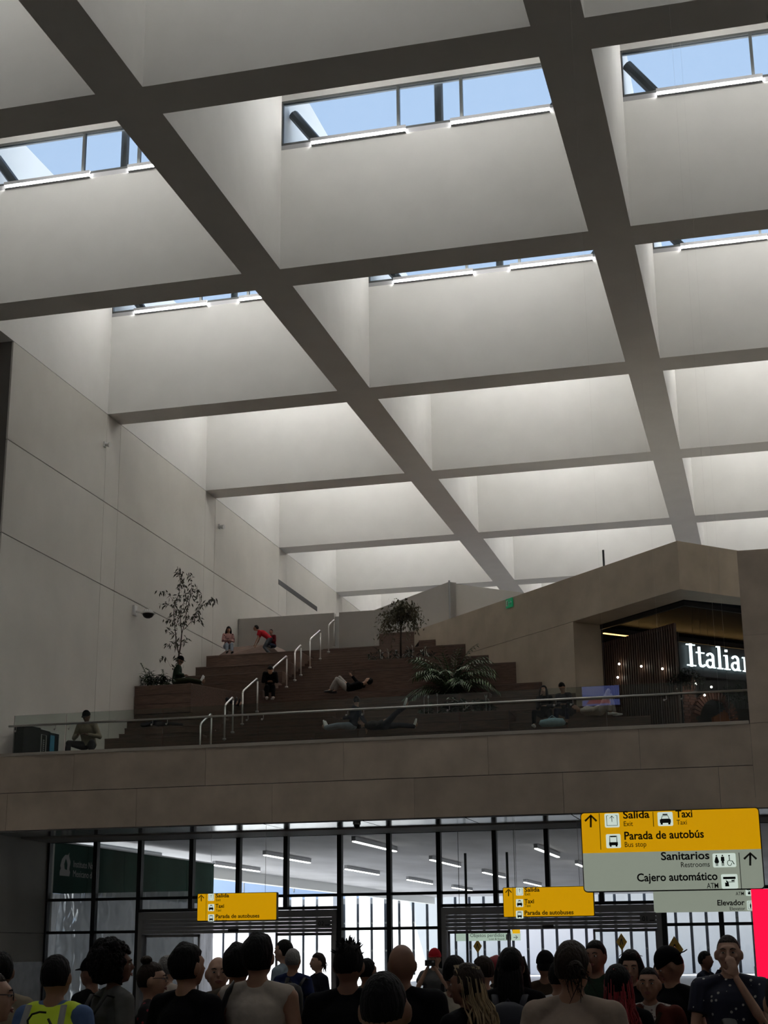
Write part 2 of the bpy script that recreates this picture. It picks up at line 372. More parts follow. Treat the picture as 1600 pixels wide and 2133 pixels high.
text('Instituto Nac', .26, (.006, 1.75, 3.98), hd, pc, rot=(PI/2, 0, PI/2)); text('Mexicano de Mi', .26, (.006, 1.75, 3.72), hd, pc, rot=(PI/2, 0, PI/2))
# crinkled translucent film hung behind the three left columns of panes
fm = MB(); nx, nz = 110, 90
import mathutils.noise as mno
vv = []
for j in range(nz+1):
    for i in range(nx+1):
        x = -18.5+i*(3.8/nx); z = .1+j*(3.1/nz); vv.append((x, 37.45+.16*mno.noise(Vector((x*1.3, z*.8, 3)))+.11*mno.noise(Vector((x*4.5, z*1.6, 9)))+.06*mno.noise(Vector((x*11, z*4, 1))), z))
fm.add(vv, [(j*(nx+1)+i, j*(nx+1)+i+1, (j+1)*(nx+1)+i+1, (j+1)*(nx+1)+i) for j in range(nz) for i in range(nx)])
fmm = bpy.data.materials.new('plastic_film'); fmm.use_nodes = True; n = fmm.node_tree; n.nodes.clear()
o_ = n.nodes.new('ShaderNodeOutputMaterial'); a_ = n.nodes.new('ShaderNodeBsdfTransparent'); b_ = n.nodes.new('ShaderNodeBsdfTranslucent'); g_ = n.nodes.new('ShaderNodeBsdfGlossy'); g_.inputs['Roughness'].default_value = .15
a_.inputs[0].default_value = (.8, .82, .85, 1); b_.inputs[0].default_value = (.85, .87, .9, 1)
m1 = n.nodes.new('ShaderNodeMixShader'); m1.inputs[0].default_value = .5; m2 = n.nodes.new('ShaderNodeMixShader'); m2.inputs[0].default_value = .3
n.links.new(a_.outputs[0], m1.inputs[1]); n.links.new(b_.outputs[0], m1.inputs[2]); n.links.new(m1.outputs[0], m2.inputs[1]); n.links.new(g_.outputs[0], m2.inputs[2]); n.links.new(m2.outputs[0], o_.inputs[0])
tag(fm.build('plastic_sheet', fmm, smooth=True), 'crinkled clear plastic sheet hanging behind the left window panes', 'plastic sheet')
# white vertical fins across the road
lv = tag(empty('fin_screen', (0, 108, 0)), 'long screen of white upright fins with dark gaps across the lane', 'screen')
fin_me = MB().box(0, 0, 0, .82, .12, 5.6).mesh('fin', M['fin'])
for i in range(62): inst('fin', fin_me, lv, (-42+i*1.02, 0, 0))
MB().box(-42, .6, 0, 22, .8, 5.3).build('dark_backing', mat('finback', (.13, .14, .16), .6), lv)
for zz in (1.6, 3.5): MB().box(-42, .13, zz, 22, .25, zz+.12).build('rail', M['dark_steel'], lv)
er = tag(empty('added_shade_slab', (0, 96, 0)), 'raised concrete roadway deck beyond the canopy', 'road deck')  # out of view, added to cast shade on the fin screen
MB().box(-27, 2, 8.3, 30, 11, 9.3).build('deck', M['conc'], er)
for x in (2, 20): MB().box(x, 6, 0, x+1, 7, 8.3).build('pier', M['conc'], er)
bb = tag(empty('terminal_building', (-60, 112, 0)), 'pale blue-white terminal block beyond the lane', 'building')
bw = mat('bluewall', (.22, .30, .46), .6)
MB().box(0, 0, 0, 32, 6, 11).build('wall', bw, bb)
for i in range(8): MB().box(i*4, -.05, 6, i*4+.08, 0, 11).build('joint', M['alu'], bb)
# lane posts and warning signs beyond the doors
def warn(px, py, D, wpx, label, diamond=True, striped=False):
    p = aty(px, py, D); s = wpx/3200*D/2
    t = tag(empty('warning_sign', (p.x, D, 0)), label, 'sign')
    yl = M.setdefault('warn', mat('warn', (.75, .42, .04), .5))
    MB().tube([(0, .03, 0), (0, .03, p.z)], .03, 8).build('post', M['alu'], t)
    MB().prism([(0, -.01, p.z+s*1.55), (-s, -.01, p.z), (0, -.01, p.z-s*1.55), (s, -.01, p.z)], (0, .03, 0)).build('plate', yl, t)
    a = MB(); a.tube([(-s*.25, -.015, p.z-s*.5), (-s*.2, -.015, p.z+.0), (0, -.015, p.z+s*.6)], s*.07, 4); a.tube([(s*.25, -.015, p.z-s*.5), (s*.1, -.015, p.z), (0, -.015, p.z+s*.6)], s*.07, 4)
    a.build('symbol', M['black'], t)
warn(995, 1971, 46, 18, 'yellow diamond road sign seen through the right door, under the green sign')
warn(1295, 1962, 46, 22, 'pale yellow diamond warning sign on the glass right part of the right door')
warn(1406, 1978, 44, 34, 'amber diamond warning sign seen right of the right door')
gs = tag(empty('lost_property_sign', (0, 41, 0)), 'pale green hanging sign with arrow, seen through the right door', 'sign')
a = aty(950, 1946, 41); b = aty(1084, 1959, 41)
gl = mat('pale_sign', (.35, .42, .36), .4, emis=(.42, .52, .44), es=.45); ye = mat('sign_y', (.8, .45, .01), .4, emis=(.9, .5, .01), es=.35)
MB().box(a.x, 0, b.z, b.x, .08, a.z+.06).build('sign_body', gl, gs); MB().box(b.x-.20, -.01, a.z-.0, b.x, .0, a.z+.1).build('yellow_tab', ye, gs)
text('Objetos perdidos', .13, (b.x-.42, -.012, b.z+.10), gs, M['black'], align='RIGHT'); text('Lost & found', .08, (b.x-.42, -.012, b.z+.02), gs, M['black'], align='RIGHT')
text('\u2192', .16, (b.x-.2, -.012, b.z+.03), gs, M['black'])
MB().box(b.x-.38, -.012, b.z+.02, b.x-.24, -.0, b.z+.16).build('icon_plate', M['white'], gs)
for x in (a.x+.1, b.x-.1): MB().tube([(x, .04, a.z), (x, .04, 4.85)], .008, 6).build('rod', M['dark_steel'], gs)
for x, y in ((970, 39.5), (1057, 39.5)):
    p = aty(x, 1820, y); tag(MB().tube([(p.x, y, 0), (p.x, y, 4.1)], .035, 8).build('steel_post', M['dark_steel']), 'slim dark post just outside, %s of the two behind the right door' % ('left' if x < 1000 else 'right'), 'post')
pp = tag(empty('concrete_column', (0, 86, 0)), 'grey square concrete column under the canopy, outside the left door', 'column')
p = aty(664, 1900, 86); q = aty(694, 1900, 86)
MB().box(p.x, 0, 0, q.x, .8, 4.855).build('shaft', M['conc'], pp); MB().box(p.x-.05, -.05, 0, q.x+.05, .85, .15).build('base', M['conc'], pp)
# ---------------- stepped seating ----------------
gsd = tag(empty('stepped_seating', (0, 36.9, 6.0)), 'broad dark timber stepped seating rising to the upper level, with planters built in', 'steps')
WD, NS = M['wood'], M['nosing']
def tier(x0, x1, y, z, yb, zb, name='tier', xr=None):
    """one tier: front face at y from zb to z, tread back to yb; xr = back right x when it meets the slanted wall"""
    xr = x1 if xr is None else xr
    m = MB(); m.prism([(x0, y, zb), (x1, y, zb), (xr, yb, zb), (x0, yb, zb)], (0, 0, z-zb-.035))
    m.cur = 1; m.prism([(x0, y-.012, z-.035), (x1, y-.012, z-.035), (xr, yb+.02, z-.035), (x0, yb+.02, z-.035)], (0, 0, .035))
    o = m.build(name, [WD, NS], gsd); o.matrix_parent_inverse = gsd.matrix_world.inverted(); return o
bpy.context.view_layer.update()
L_ = [(36.9, 6.25), (37.96, 6.7), (39.02, 7.15), (40.1, 7.6), (41.07, 7.86), (41.45, 8.08), (41.6, 8.32), (42.1, 8.56), (44.2, 9.5), (45.2, 9.98), (46.1, 10.42), (47.0, 10.87), (47.97, 11.43), (50.9, 11.43)]
for (y, z), (y2, _) in zip(L_[:-1], L_[1:]):
    xr = -15.25 if y > 43.5 else -15.6
    tier(-18.6, xr, y, z, y2+.1, 5.9 if y < 40 else z-1.1)
    if y > 44: tier(-18.6, -15.9+.2*(y-44)/4, y+.5, z+.0, y2+.1, z-.2, 'seat_block')
# low hipped block at the top left
m = MB(); a = [(-18.6, 48.6, 11.43), (-16.1, 48.6, 11.43), (-15.7, 49.6, 11.43), (-15.7, 50.9, 11.43), (-18.6, 50.9, 11.43)]
b = [(-18.2, 49.2, 11.93), (-16.7, 49.0, 11.95), (-16.4, 49.6, 11.85), (-16.4, 50.9, 11.85), (-18.6, 50.9, 11.9)]
m.add(a+b, [(4, 3, 2, 1, 0), (5, 6, 7, 8, 9)]+[(i, (i+1) % 5, 5+(i+1) % 5, 5+i) for i in range(5)])
o = m.build('seat_mound', [WD], gsd); o.matrix_parent_inverse = gsd.matrix_world.inverted()
# aisle steps
zn = lambda y: 7.65+.425*(y-40.55)
y = 36.9; k = 0
while y < 50.85:
    tier(-15.6 if y < 43.5 else -15.25, -12.3 if y < 46.9 else -11.0, y, zn(y)+.03, y+.353+.03, zn(y)-.4, 'step'); y += .353; k += 1
box('landing', -18.6, 50.85, 10.9, -8, 56, 12.0, WD, kind='structure').name = 'floor_top'
# right hand tiers up to the slanted wall (X + Y = 37)
R_ = [(36.9, 6.25), (37.96, 6.7), (39.02, 7.15), (40.08, 7.55), (41.2, 8.05), (42.3, 8.6), (43.4, 9.15), (44.3, 9.95), (45.3, 10.4), (46.2, 10.97), (47.43, 11.42), (48.37, 11.93), (50.9, 11.93)]
for (y, z), (y2, _) in zip(R_[:-1], R_[1:]):
    x0 = -12.3 if y < 46 else (-11.0 if y < 48 else -12.58)
    if y < 48: tier(x0, 37-y, y, z, y2+.02, z-1.3 if y > 40 else 5.9, xr=37-y2-.02)
    else:
        tier(-12.58, 37-y, y, 11.93, y+1.3, 10.9, 'top_planter', xr=37-y)
# planter boxes (rim, front, soil)
soil = mat('soil', (.03, .022, .016), .95, bump=.6, bscale=25)
def planter(name, x0, x1, y0, y1, z0, z1, label, splay=0):
    t = tag(empty(name, (x0, y0, z0)), label, 'planter'); X, Y, Z = x1-x0, y1-y0, z1-z0; w_ = .07
    f = MB(); f.box(0, 0, 0, X, w_, Z-.03); f.box(0, w_, 0, w_, Y, Z-.03); f.box(w_, Y-w_, 0, X-w_, Y, Z-.03)
    f.prism([(X-w_, w_, 0), (X, 0, 0), (X+splay, Y, 0), (X+splay-w_, Y, 0)], (0, 0, Z-.03)); f.build('box_side', WD, t)
    nb = max(1, round(Z/.3))
    for i in range(nb): MB().box(-.005, -.02, i*Z/nb+.006, X+.005, 0, (i+1)*Z/nb-.01).build('board', WD, t)
    r = MB(); r.box(-.015, -.03, Z-.03, X+.015, w_+.01, Z); r.box(-.015, w_+.01, Z-.03, w_+.01, Y, Z); r.prism([(X-w_, w_+.01, Z-.03), (X+.015, w_+.01, Z-.03), (X+splay+.015, Y, Z-.03), (X+splay-w_, Y, Z-.03)], (0, 0, .03)); r.build('rim', NS, t)
    MB().prism([(w_, w_, Z-.14), (X-w_, w_, Z-.14), (X-w_+splay, Y-w_, Z-.14), (w_, Y-w_, Z-.14)], (0, 0, .06)).build('soil', soil, t)
    return t
planter('planter', -18.58, -16.77, 42.06, 44.1, 8.57, 9.43, 'dark timber planter against the left wall holding ferns and the thin tree', splay=.9)
planter('planter', -12.38, -9.3, 44.36, 46.15, 9.16, 10.27, 'long dark timber planter beside the upper steps, under the round headed tree')
planter('planter', -10.09, -6.84, 40.0, 41.15, 7.1, 7.86, 'low dark timber planter of leafy shrubs seen through the glass balustrade')
planter('planter', -9.95, -7.9, 43.0, 44.25, 8.3, 8.86, 'dark timber planter in the middle of the tiers under the palm')

# stair handrails
rails = [((38.1, 38.9)), ((39.95, 40.6)), ((41.4, 42.7)), ((44.1, 45.5)), ((46.35, 47.0)), ((48.0, 49.2)), ((50.2, 50.9))]
ordn = ['lowest', 'second', 'third', 'fourth', 'fifth', 'sixth', 'topmost']
for i, (a, b) in enumerate(rails):
    t = tag(empty('stair_handrail', (-14.9, a, 0)), f'brushed steel stair handrail on two posts, {ordn[i]} of seven up the steps', 'handrail', 'stair handrails up the timber steps')
    za, zb = zn(a), zn(b); hgt = 1.0
    q = MB(); q.tube([(0, 0, za+hgt-.1), (0, .03, za+hgt-.03), (0, .08, za+hgt+.02), (0, b-a-.08, zb+hgt), (0, b-a-.02, zb+hgt), (0, b-a, zb+hgt-.05)], .028, 10); q.build('top_rail', M['steel'], t, smooth=True)
    for yy, zz in ((0, za), (b-a, zb)):
        q = MB(); q.tube([(0, yy, zz-.02), (0, yy, zz+hgt-.07)], .026, 10); q.tube([(0, yy, zz+.0), (0, yy, zz+.04)], .055, 10); q.build('post', M['steel'], t, smooth=True)

# ---------------- walls around the top ----------------
gw2 = tag(empty('trim_3'), 'grey wall around the top of the steps', kind='structure')
MB().box(-18.58, 51.05, 10.5, -14.95, 51.3, 13.36).build('grey_panel', M['grey_wall'], gw2)
MB().box(-14.76, 51.05, 10.5, -13.45, 51.3, 13.36).build('grey_panel', M['grey_wall'], gw2)
MB().box(-14.95, 51.2, 10.5, -14.76, 51.3, 13.25).build('bright_slot', M['white'], gw2)
PK = Vector((-9.98, 47.58)); 
MB().prism([(-13.45, 51.05, 10.5), (PK.x, PK.y, 10.5), (PK.x+.2, PK.y+.2, 10.5), (-13.25, 51.3, 10.5)], (0, 0, 2.86)).build('grey_panel', M['grey_wall'], gw2)
MB().prism([(PK.x+.03, PK.y+.03, 10.5), (PK.x+6.5, PK.y+6.5, 10.5), (PK.x+6.3, PK.y+6.7, 10.5), (PK.x-.1, PK.y+.2, 10.5)], (0, 0, 2.82)).build('grey_panel', M['grey_wall'], gw2)
MB().tube([(PK.x+.01, PK.y-.01, 10.6), (PK.x+.01, PK.y-.01, 13.4)], .03, 6).build('corner_trim', M['alu'], gw2)
# slanted travertine volume (runs from far left to the corner, then back to the right)
TZ, LZ = 11.95, 10.65; K = Vector((-2.05, 39.05)); t45 = Vector((-1, 1))*.7071; n45 = Vector((1, 1))*.7071
tv = tag(empty('wall_slanted'), 'slanted travertine restaurant volume', kind='structure')
def slab(p, q, th, z0, z1, name, m, par, nrm):
    p = Vector(p); q = Vector(q); d = nrm*th
    return MB().prism([(p.x, p.y, z0), (q.x, q.y, z0), (q.x+d.x, q.y+d.y, z0), (p.x+d.x, p.y+d.y, z0)], (0, 0, z1-z0)).build(name, m, par)
TH = 1.0; J = Vector((-5.28, 42.28)); E_ = K+t45*13.6
segs = [J+t45*x for x in (0, 2.2, 4.4, 6.6, 8.8)]+[E_]
for a, b in zip(segs[:-1], segs[1:]):
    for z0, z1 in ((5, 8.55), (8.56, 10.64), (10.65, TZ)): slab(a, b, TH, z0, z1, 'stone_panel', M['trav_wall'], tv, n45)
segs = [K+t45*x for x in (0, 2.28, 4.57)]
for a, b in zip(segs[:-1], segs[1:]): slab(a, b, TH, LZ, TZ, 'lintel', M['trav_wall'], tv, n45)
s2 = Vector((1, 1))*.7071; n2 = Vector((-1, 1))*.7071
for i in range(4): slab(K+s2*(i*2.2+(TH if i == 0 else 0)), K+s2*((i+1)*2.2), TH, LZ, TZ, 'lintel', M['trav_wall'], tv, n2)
rp_ = Vector((-4.27, 41.77)); MB().tube([(rp_.x, rp_.y, TZ-.1), (rp_.x, rp_.y, 12.55)], .03, 6).build('roof_pipe', M['dark_steel'], tv)
roofp = [K+n45*.9+Vector((.0, .3)), J+t45*8+n45*.9, Vector((3, 56)), Vector((8, 50))]
MB().prism([(p.x, p.y, TZ-.2) for p in roofp], (0, 0, .1)).build('roof', M['grey_wall'], tv)
# restaurant interior
rs = tag(empty('restaurant_front'), 'dark restaurant shopfront with glossy black ceiling, slatted screen and brick arch', 'shopfront')
gloss = mat('gloss_black', (.012, .013, .018), .27, bump=.03, bscale=5, spec=.2)
cp = [K+n45*.95+n2*.6+s2*0, J+n45*.95+t45*.3, Vector((-3, 52)), Vector((7, 50)), K+s2*9+n2*.9]
MB().prism([(p.x, p.y, LZ-.02) for p in [K+Vector((0, 1.3)), J+Vector((.65, .75))+t45*.0, Vector((-6, 49)), Vector((3, 53)), Vector((8, 48.5))]], (0, 0, .1)).build('gloss_ceiling', gloss, rs)
slab(K+Vector((0, 1.36)), J+n45*.97, .08, LZ-.14, LZ, 'head_frame', M['black'], rs, n45)
slab(K+Vector((0, 1.36)), K+Vector((0, 1.36))+s2*8, .08, LZ-.14, LZ, 'head_frame', M['black'], rs, n2)
# LED line under the ceiling
a = Vector((-4.52, 43.17)); b = a+s2*7.5
slab(a, b, .03, 10.42, 10.45, 'light_line', emit('warm_line', (1, .60, .2), 1.3), rs, n2); slab(a-n2*.04, b-n2*.04, .12, 10.45, 10.6, 'light_profile', M['black'], rs, n2)
# slatted screen, plane X+Y = 38.5
sl = mat('slat', (.075, .042, .03), .5, rnd=.2)
s0 = Vector((-5.5, 44.0)); s1 = Vector((-2.36, 40.86)); ln = (s1-s0).length; ns = 46
sd = (s1-s0).normalized(); slat_me = MB().obox((0, 0, 0), (sd.x, sd.y, 0), (sd.y, -sd.x, 0), (0, 0, 1), .02, .035, 2.07).mesh('slat', sl)
for i in range(ns):
    p = s0+sd*(ln*i/(ns-1)); inst('slat', slat_me, rs, (p.x, p.y, 8.06))
slab(s0, s1, .04, 10.02, 10.13, 'screen_rail', sl, rs, n45); slab(s0+n45*.1, s1+n45*.1, .03, 6, 9.9, 'screen_backing', M['black'], rs, n45)
slab(s0+n45*.1, s0+n45*.1+n2*3, .03, 6, 10.6, 'dark_side', M['black'], rs, n2)
# sign fascia, plane Y-X = 43.08..
f0 = Vector((-2.34, 40.74+.16)); fk = 43.24
slab(f0, f0+s2*6, .12, 8.75, 9.64, 'sign_fascia', M['black'], rs, n2)
slab(Vector((-6.6, 42.5+5.6)), Vector((-6.6, 48.1))+s2*16, .1, 6, 10.62, 'rear_wall', M['black'], rs, n2)
lit = emit('letters', (.72, .95, 1), 1.0)
def italian(org, xd, S):
    """slab serif letters as solid strokes; S = cap height"""
    o = Vector(org); nx_ = Vector((s2.x, s2.y, 0)); off = Vector((n2.x, n2.y, 0))*-.05
    def P(x, y): return o+nx_*(x*S*1.2)+Vector((0, 0, y*S))+off
    def stroke(pts, w): 
        m = MB()
        for (a0, a1), (b0, b1) in zip(pts[:-1], pts[1:]):
            d = Vector((b0-a0, b1-a1)); L = d.length or 1; d /= L; nn = Vector((-d.y, d.x))*w*.42; e_ = d*w*.18
            q = [Vector((a0, a1))-e_+nn, Vector((a0, a1))-e_-nn, Vector((b0, b1))+e_-nn, Vector((b0, b1))+e_+nn]
            m.prism([P(v.x, v.y) for v in q], Vector((n2.x, n2.y, 0))*.04)
        return m
    def arc(cx, cy_, rx, ry, a0, a1, n=12): return [(cx+rx*math.cos(math.radians(a0+(a1-a0)*i/n)), cy_+ry*math.sin(math.radians(a0+(a1-a0)*i/n))) for i in range(n+1)]
    x = 0; out = []
    def glyph(parts):
        m = MB()
        for pts, w_ in parts: q = stroke(pts, w_); m.add(q.v, q.f)
        m.build('letter', lit, rs)
    glyph([([(.2, 0), (.2, 1)], .13), ([(0, .03), (.4, .03)], .06), ([(0, .97), (.4, .97)], .06)])
    glyph([([(.62, .9), (.62, .15), (.66, .06), (.76, .04), (.86, .10)], .11), ([(.47, .65), (.85, .65)], .06)])
    def la(x0): return [(arc(x0+.19, .2, .15, .17, 60, 330), .09), ([(x0+.36, .03), (x0+.36, .5)]+arc(x0+.22, .52, .14, .14, 0, 160), .10), ([(x0+.36, .03), (x0+.46, .03)], .05), ([(x0+.16, .38), (x0+.36, .42)], .06)]
    glyph(la(.93)); 
    glyph([([(1.62, 0.02), (1.62, 1.03)], .11), ([(1.5, .03), (1.76, .03)], .06), ([(1.5, 1.02), (1.62, 1.02)], .06)])
    glyph([([(1.98, 0.02), (1.98, .66)], .11), ([(1.86, .03), (2.12, .03)], .06), ([(1.86, .65), (1.98, .65)], .06), ([(1.95, .88), (2.01, .88)], .12)])
    glyph(la(2.2))
    glyph([([(2.92, .02), (2.92, .66)], .11), ([(2.8, .03), (3.06, .03)], .06), ([(2.8, .65), (2.92, .65)], .06), ([(2.92, .5)]+arc(3.12, .5, .16, .15, 150, 0)+[(3.28, .02)], .10), ([(3.18, .03), (3.42, .03)], .06)])
p = onk(1431, 1386, fk-.1)
italian((p.x, p.y, 8.98), None, .60)
# brick pier and arch under the sign
bk = mat('brick', (.16, .065, .045), .85, var=.25, rnd=.35); mortar = mat('mortar', (.07, .06, .055), .9)
bm_ = MB().box(0, 0, 0, .22, .11, .065).mesh('brick', bk)
a45 = math.atan2(s2.y, s2.x)
pc0 = Vector((-2.28, 41.15))
slab(pc0, pc0+s2*.48, .3, 6, 8.7, 'brick_pier', mortar, rs, n2)
for r in range(22):
    for c in range(2):
        q = pc0+s2*(.005+c*.235-(.06 if r % 2 else 0))-n2*.02; inst('brick', bm_, rs, (q.x, q.y, 7.05+r*.076), (0, 0, a45))
a3 = onk(1494, 1502, fk-.02); ac = Vector((a3.x, a3.y))
for i in range(22):
    an = math.radians(-12+i*8.4); q = ac+s2*(.70*math.cos(an))
    o = MB().box(-.11, 0, -.038, .11, .14, .038).build('brick', bk, rs); o.location = (q.x, q.y, a3.z+.70*math.sin(an))
    o.rotation_euler = (Matrix.Rotation(a45, 3, 'Z') @ Matrix.Rotation(-an, 3, 'Y')).to_euler()
slab(pc0+s2*.5+n2*2, pc0+s2*7+n2*2, .1, 6, 8.8, 'back_wall', mat('dkwall', (.04, .035, .03), .8), rs, n2)
slab(pc0+s2*.6+n2*.25, pc0+s2*4.5+n2*.25, .03, 8.05, 8.8, 'dark_header', M['black'], rs, n2)
box('restaurant_floor', -5.3, 41, 5.95, 14, 56, 6.02, M['floor'], kind='structure').name = 'floor_restaurant'
p = onk(1508, 1476, fk+.75)
ch = tag(empty('booth_seat', (p.x, p.y, 6.02)), 'orange high backed curved booth seat under the brick arch of the restaurant', 'seat')
orn = mat('orange', (.55, .17, .045), .6, var=.2, scale=8); hb_ = (p.z-6.02)/2
for i in range(11):
    a0 = math.radians(25+i*13); MB().obox((.34*math.cos(a0), .34*math.sin(a0)-.05, hb_-.12*abs(math.cos(a0))), (-math.sin(a0), math.cos(a0), 0), (math.cos(a0), math.sin(a0), 0), (0, 0, 1), .042, .03, hb_-.12*abs(math.cos(a0))).build('back_panel', orn, ch)
MB().tube([(0, 0, .0), (0, 0, .44)], .30, 16).build('seat', orn, ch)
# little pendant bulbs inside the restaurant
bulb = emit('bulb', (1, .93, .8), 14)
for i, (x, y, c) in enumerate([(1290, 1383, 0), (1336, 1388, 0), (1380, 1393, 0), (1287, 1411, 0), (1450, 1425, 1), (1482, 1431, 1), (1468, 1448, 1)]):
    p = onc(x, y, 38.3) if c == 0 else onk(x, y, fk-.35)
    t = tag(empty('pendant_bulb', (p.x, p.y, p.z)), 'tiny pendant bulb %s' % ['before the slatted screen, leftmost of the upper three', 'before the slatted screen, middle of the upper three', 'before the slatted screen, right of the upper three', 'before the slatted screen, low on its left', 'below the lit sign, just under the letter t', 'below the lit sign, middle of its right group', 'below the lit sign, lowest one under the handrail'][i], 'light', 'pendant bulbs at the restaurant')
    MB().ball((0, 0, 0), .028, 8, 6).build('bulb', bulb, t, smooth=True); MB().tube([(0, 0, .02), (0, 0, LZ-.03-p.z)], .003, 4).build('cord', M['black'], t)

# emergency exit sign on the slanted wall
p = onc(1062, 1256, 36.97)
ex = tag(empty('exit_sign', (p.x, p.y, p.z), -PI/4), 'green emergency exit sign with white figure and arrow on the travertine wall', 'sign')
MB().box(-.17, -.03, -.14, .17, 0, .14).build('sign_plate', mat('exitgreen', (.005, .14, .06), .4, emis=(.01, .3, .12), es=.12), ex)
wq = mat('exitwhite', (.7, .8, .72), .5)
m = MB(); m.box(-.14, -.036, -.09, -.05, -.03, .09); m.build('doorway', wq, ex)
m = MB(); m.tube([(0, -.035, 0), (.13, -.035, 0)], .012, 4); m.tube([(.08, -.035, .05), (.13, -.035, 0), (.08, -.035, -.05)], .012, 4); m.build('arrow', wq, ex)
m = MB(); m.ball((-.08, -.038, .05), .014, 6, 4); m.tube([(-.08, -.038, .035), (-.09, -.038, -.01), (-.07, -.038, -.06)], .01, 4); m.tube([(-.09, -.038, -.01), (-.11, -.038, -.06)], .009, 4); m.build('running_figure', mat('exg', (.005, .14, .06), .4), ex)
# wall cameras
def dome(px, py, s, label):
    p = atx(px, py, XW+.01); t = tag(empty('security_camera', (XW, p.y, p.z)), label, 'camera')
    MB().box(0, -.07*s, -.1*s, .05*s, .07*s, .1*s).build('wall_plate', M['white'], t, bevel=.01*s)
    MB().tube([(.04*s, 0, -.02*s), (.2*s, 0, -.05*s), (.26*s, 0, -.02*s)], .02*s, 8).build('arm', M['white'], t, smooth=True)
    MB().tube([(.3*s, 0, .0), (.3*s, 0, -.08*s)], [.06*s, .14*s], 16).build('hood', M['white'], t, smooth=True)
    MB().ball((.3*s, 0, -.08*s), (.11*s, .11*s, .09*s), 12, 8).build('dome', M['black'], t, smooth=True)
dome(279, 1272, 1.6, 'white wall mounted dome camera on a curved arm left of the thin tree')
for (x, y, l) in ((217, 926, 'small white floodlight high on the left wall, near the first ceiling beam'), (456, 1097, 'small white floodlight high on the left wall, near the second ceiling beam')):
    p = atx(x, y, XW); t = tag(empty('wall_spotlight', (XW, p.y, p.z)), l, 'light')
    MB().box(0, -.06, -.08, .05, .06, .08).build('bracket', M['white'], t); MB().tube([(.05, 0, 0), (.2, -.02, -.03)], [.05, .085], 12).build('head', M['white'], t)
# dome sensor at the balcony soffit
p = aty(747, 1712, 33.9); t = tag(empty('dome_camera', (p.x, 33.75, 4.50)), 'dark little dome camera hanging at the balcony edge soffit', 'camera')
MB().tube([(0, 0, 0), (0, 0, -.05)], .09, 14).build('base', M['alu'], t); MB().ball((0, 0, -.06), (.075, .075, .08), 12, 8).build('dome', M['black'], t, smooth=True)
# black display panels on the balcony
def kiosk(x0, y0, x1, y1, D, D2, label, col):
    pass
a = aty(50, 1510, 34.4); b = aty(84, 1519, 35.0); c = aty(104, 1526, 35.5); d = aty(123, 1532, 35.9)
kd = mat('kiosk_black', (.008, .01, .014), .35); kb = mat('kiosk_blue', (.03, .16, .24), .4, emis=(.05, .28, .42), es=.03)
t = tag(empty('display_stand', (a.x, a.y, 6.0)), 'black display stand with a rounded white outlined sign, on the balcony behind glass', 'display stand')
v = b-a; dd = Vector((v.x, v.y, 0)); nn = Vector((dd.y, -dd.x, 0)).normalized()
MB().prism([(0, 0, 0), dd, dd-nn*.3, -nn*.3], (0, 0, a.z-6.0)).build('cabinet', kd, t)
v2 = c-b; e2 = Vector((v2.x, v2.y, 0))
MB().prism([dd, dd+e2, dd+e2-nn*.3, dd-nn*.3], (0, 0, b.z-6.0)).build('side_cabinet', kd, t)
wh = M['white']; q = MB(); w0 = dd+e2*.12+nn*.01; w1 = dd+e2*.62+nn*.01; zt, zb_ = b.z-6.12, .42
q.tube([w0+Vector((0, 0, zb_)), w0+Vector((0, 0, zt)), w1+Vector((0, 0, zt)), w1+Vector((0, 0, zb_)), w0+Vector((0, 0, zb_))], .012, 5); q.build('outline', wh, t)
MB().prism([dd+nn*.02+Vector((0, 0, b.z-6.0)), dd+e2+nn*.02+Vector((0, 0, b.z-6.0)), dd+e2-nn*.3+Vector((0, 0, b.z-6.0)), dd-nn*.3+Vector((0, 0, b.z-6.0))], (0, 0, .03)).build('white_cap', wh, t)
for i in range(9): q = MB(); q.prism([w0.lerp(w1, .35)+Vector((0, 0, .50+i*.05)), w0.lerp(w1, .65)+Vector((0, 0, .50+i*.05)), w0.lerp(w1, .65)+Vector((0, 0, .525+i*.05)), w0.lerp(w1, .35)+Vector((0, 0, .525+i*.05))], nn*.004); q.build('printed_mark', wh, t)
t = tag(empty('display_stand', (c.x, c.y, 6.0)), 'dark display stand with a vertical blue panel, right of the black stand', 'display stand')
v = d-c; dd = Vector((v.x, v.y, 0)); nn = Vector((dd.y, -dd.x, 0)).normalized()
MB().prism([(0, 0, 0), dd, dd-nn*.3, -nn*.3], (0, 0, c.z-6.0)).build('cabinet', kd, t)
MB().prism([dd*.05+nn*.01, dd*.5+nn*.01, dd*.5+nn*.0, dd*.05], (0, 0, c.z-6.06)).build('blue_panel', kb, t)
MB().prism([nn*.02+Vector((0, 0, c.z-6)), dd+nn*.02+Vector((0, 0, c.z-6)), dd-nn*.3+Vector((0, 0, c.z-6)), -nn*.3+Vector((0, 0, c.z-6))], (0, 0, .03)).build('white_cap', wh, t)
MB().prism([dd*.97+nn*.015, dd+nn*.015, dd, dd*.97], (0, 0, c.z-6.05)).build('edge_strip', wh, t)

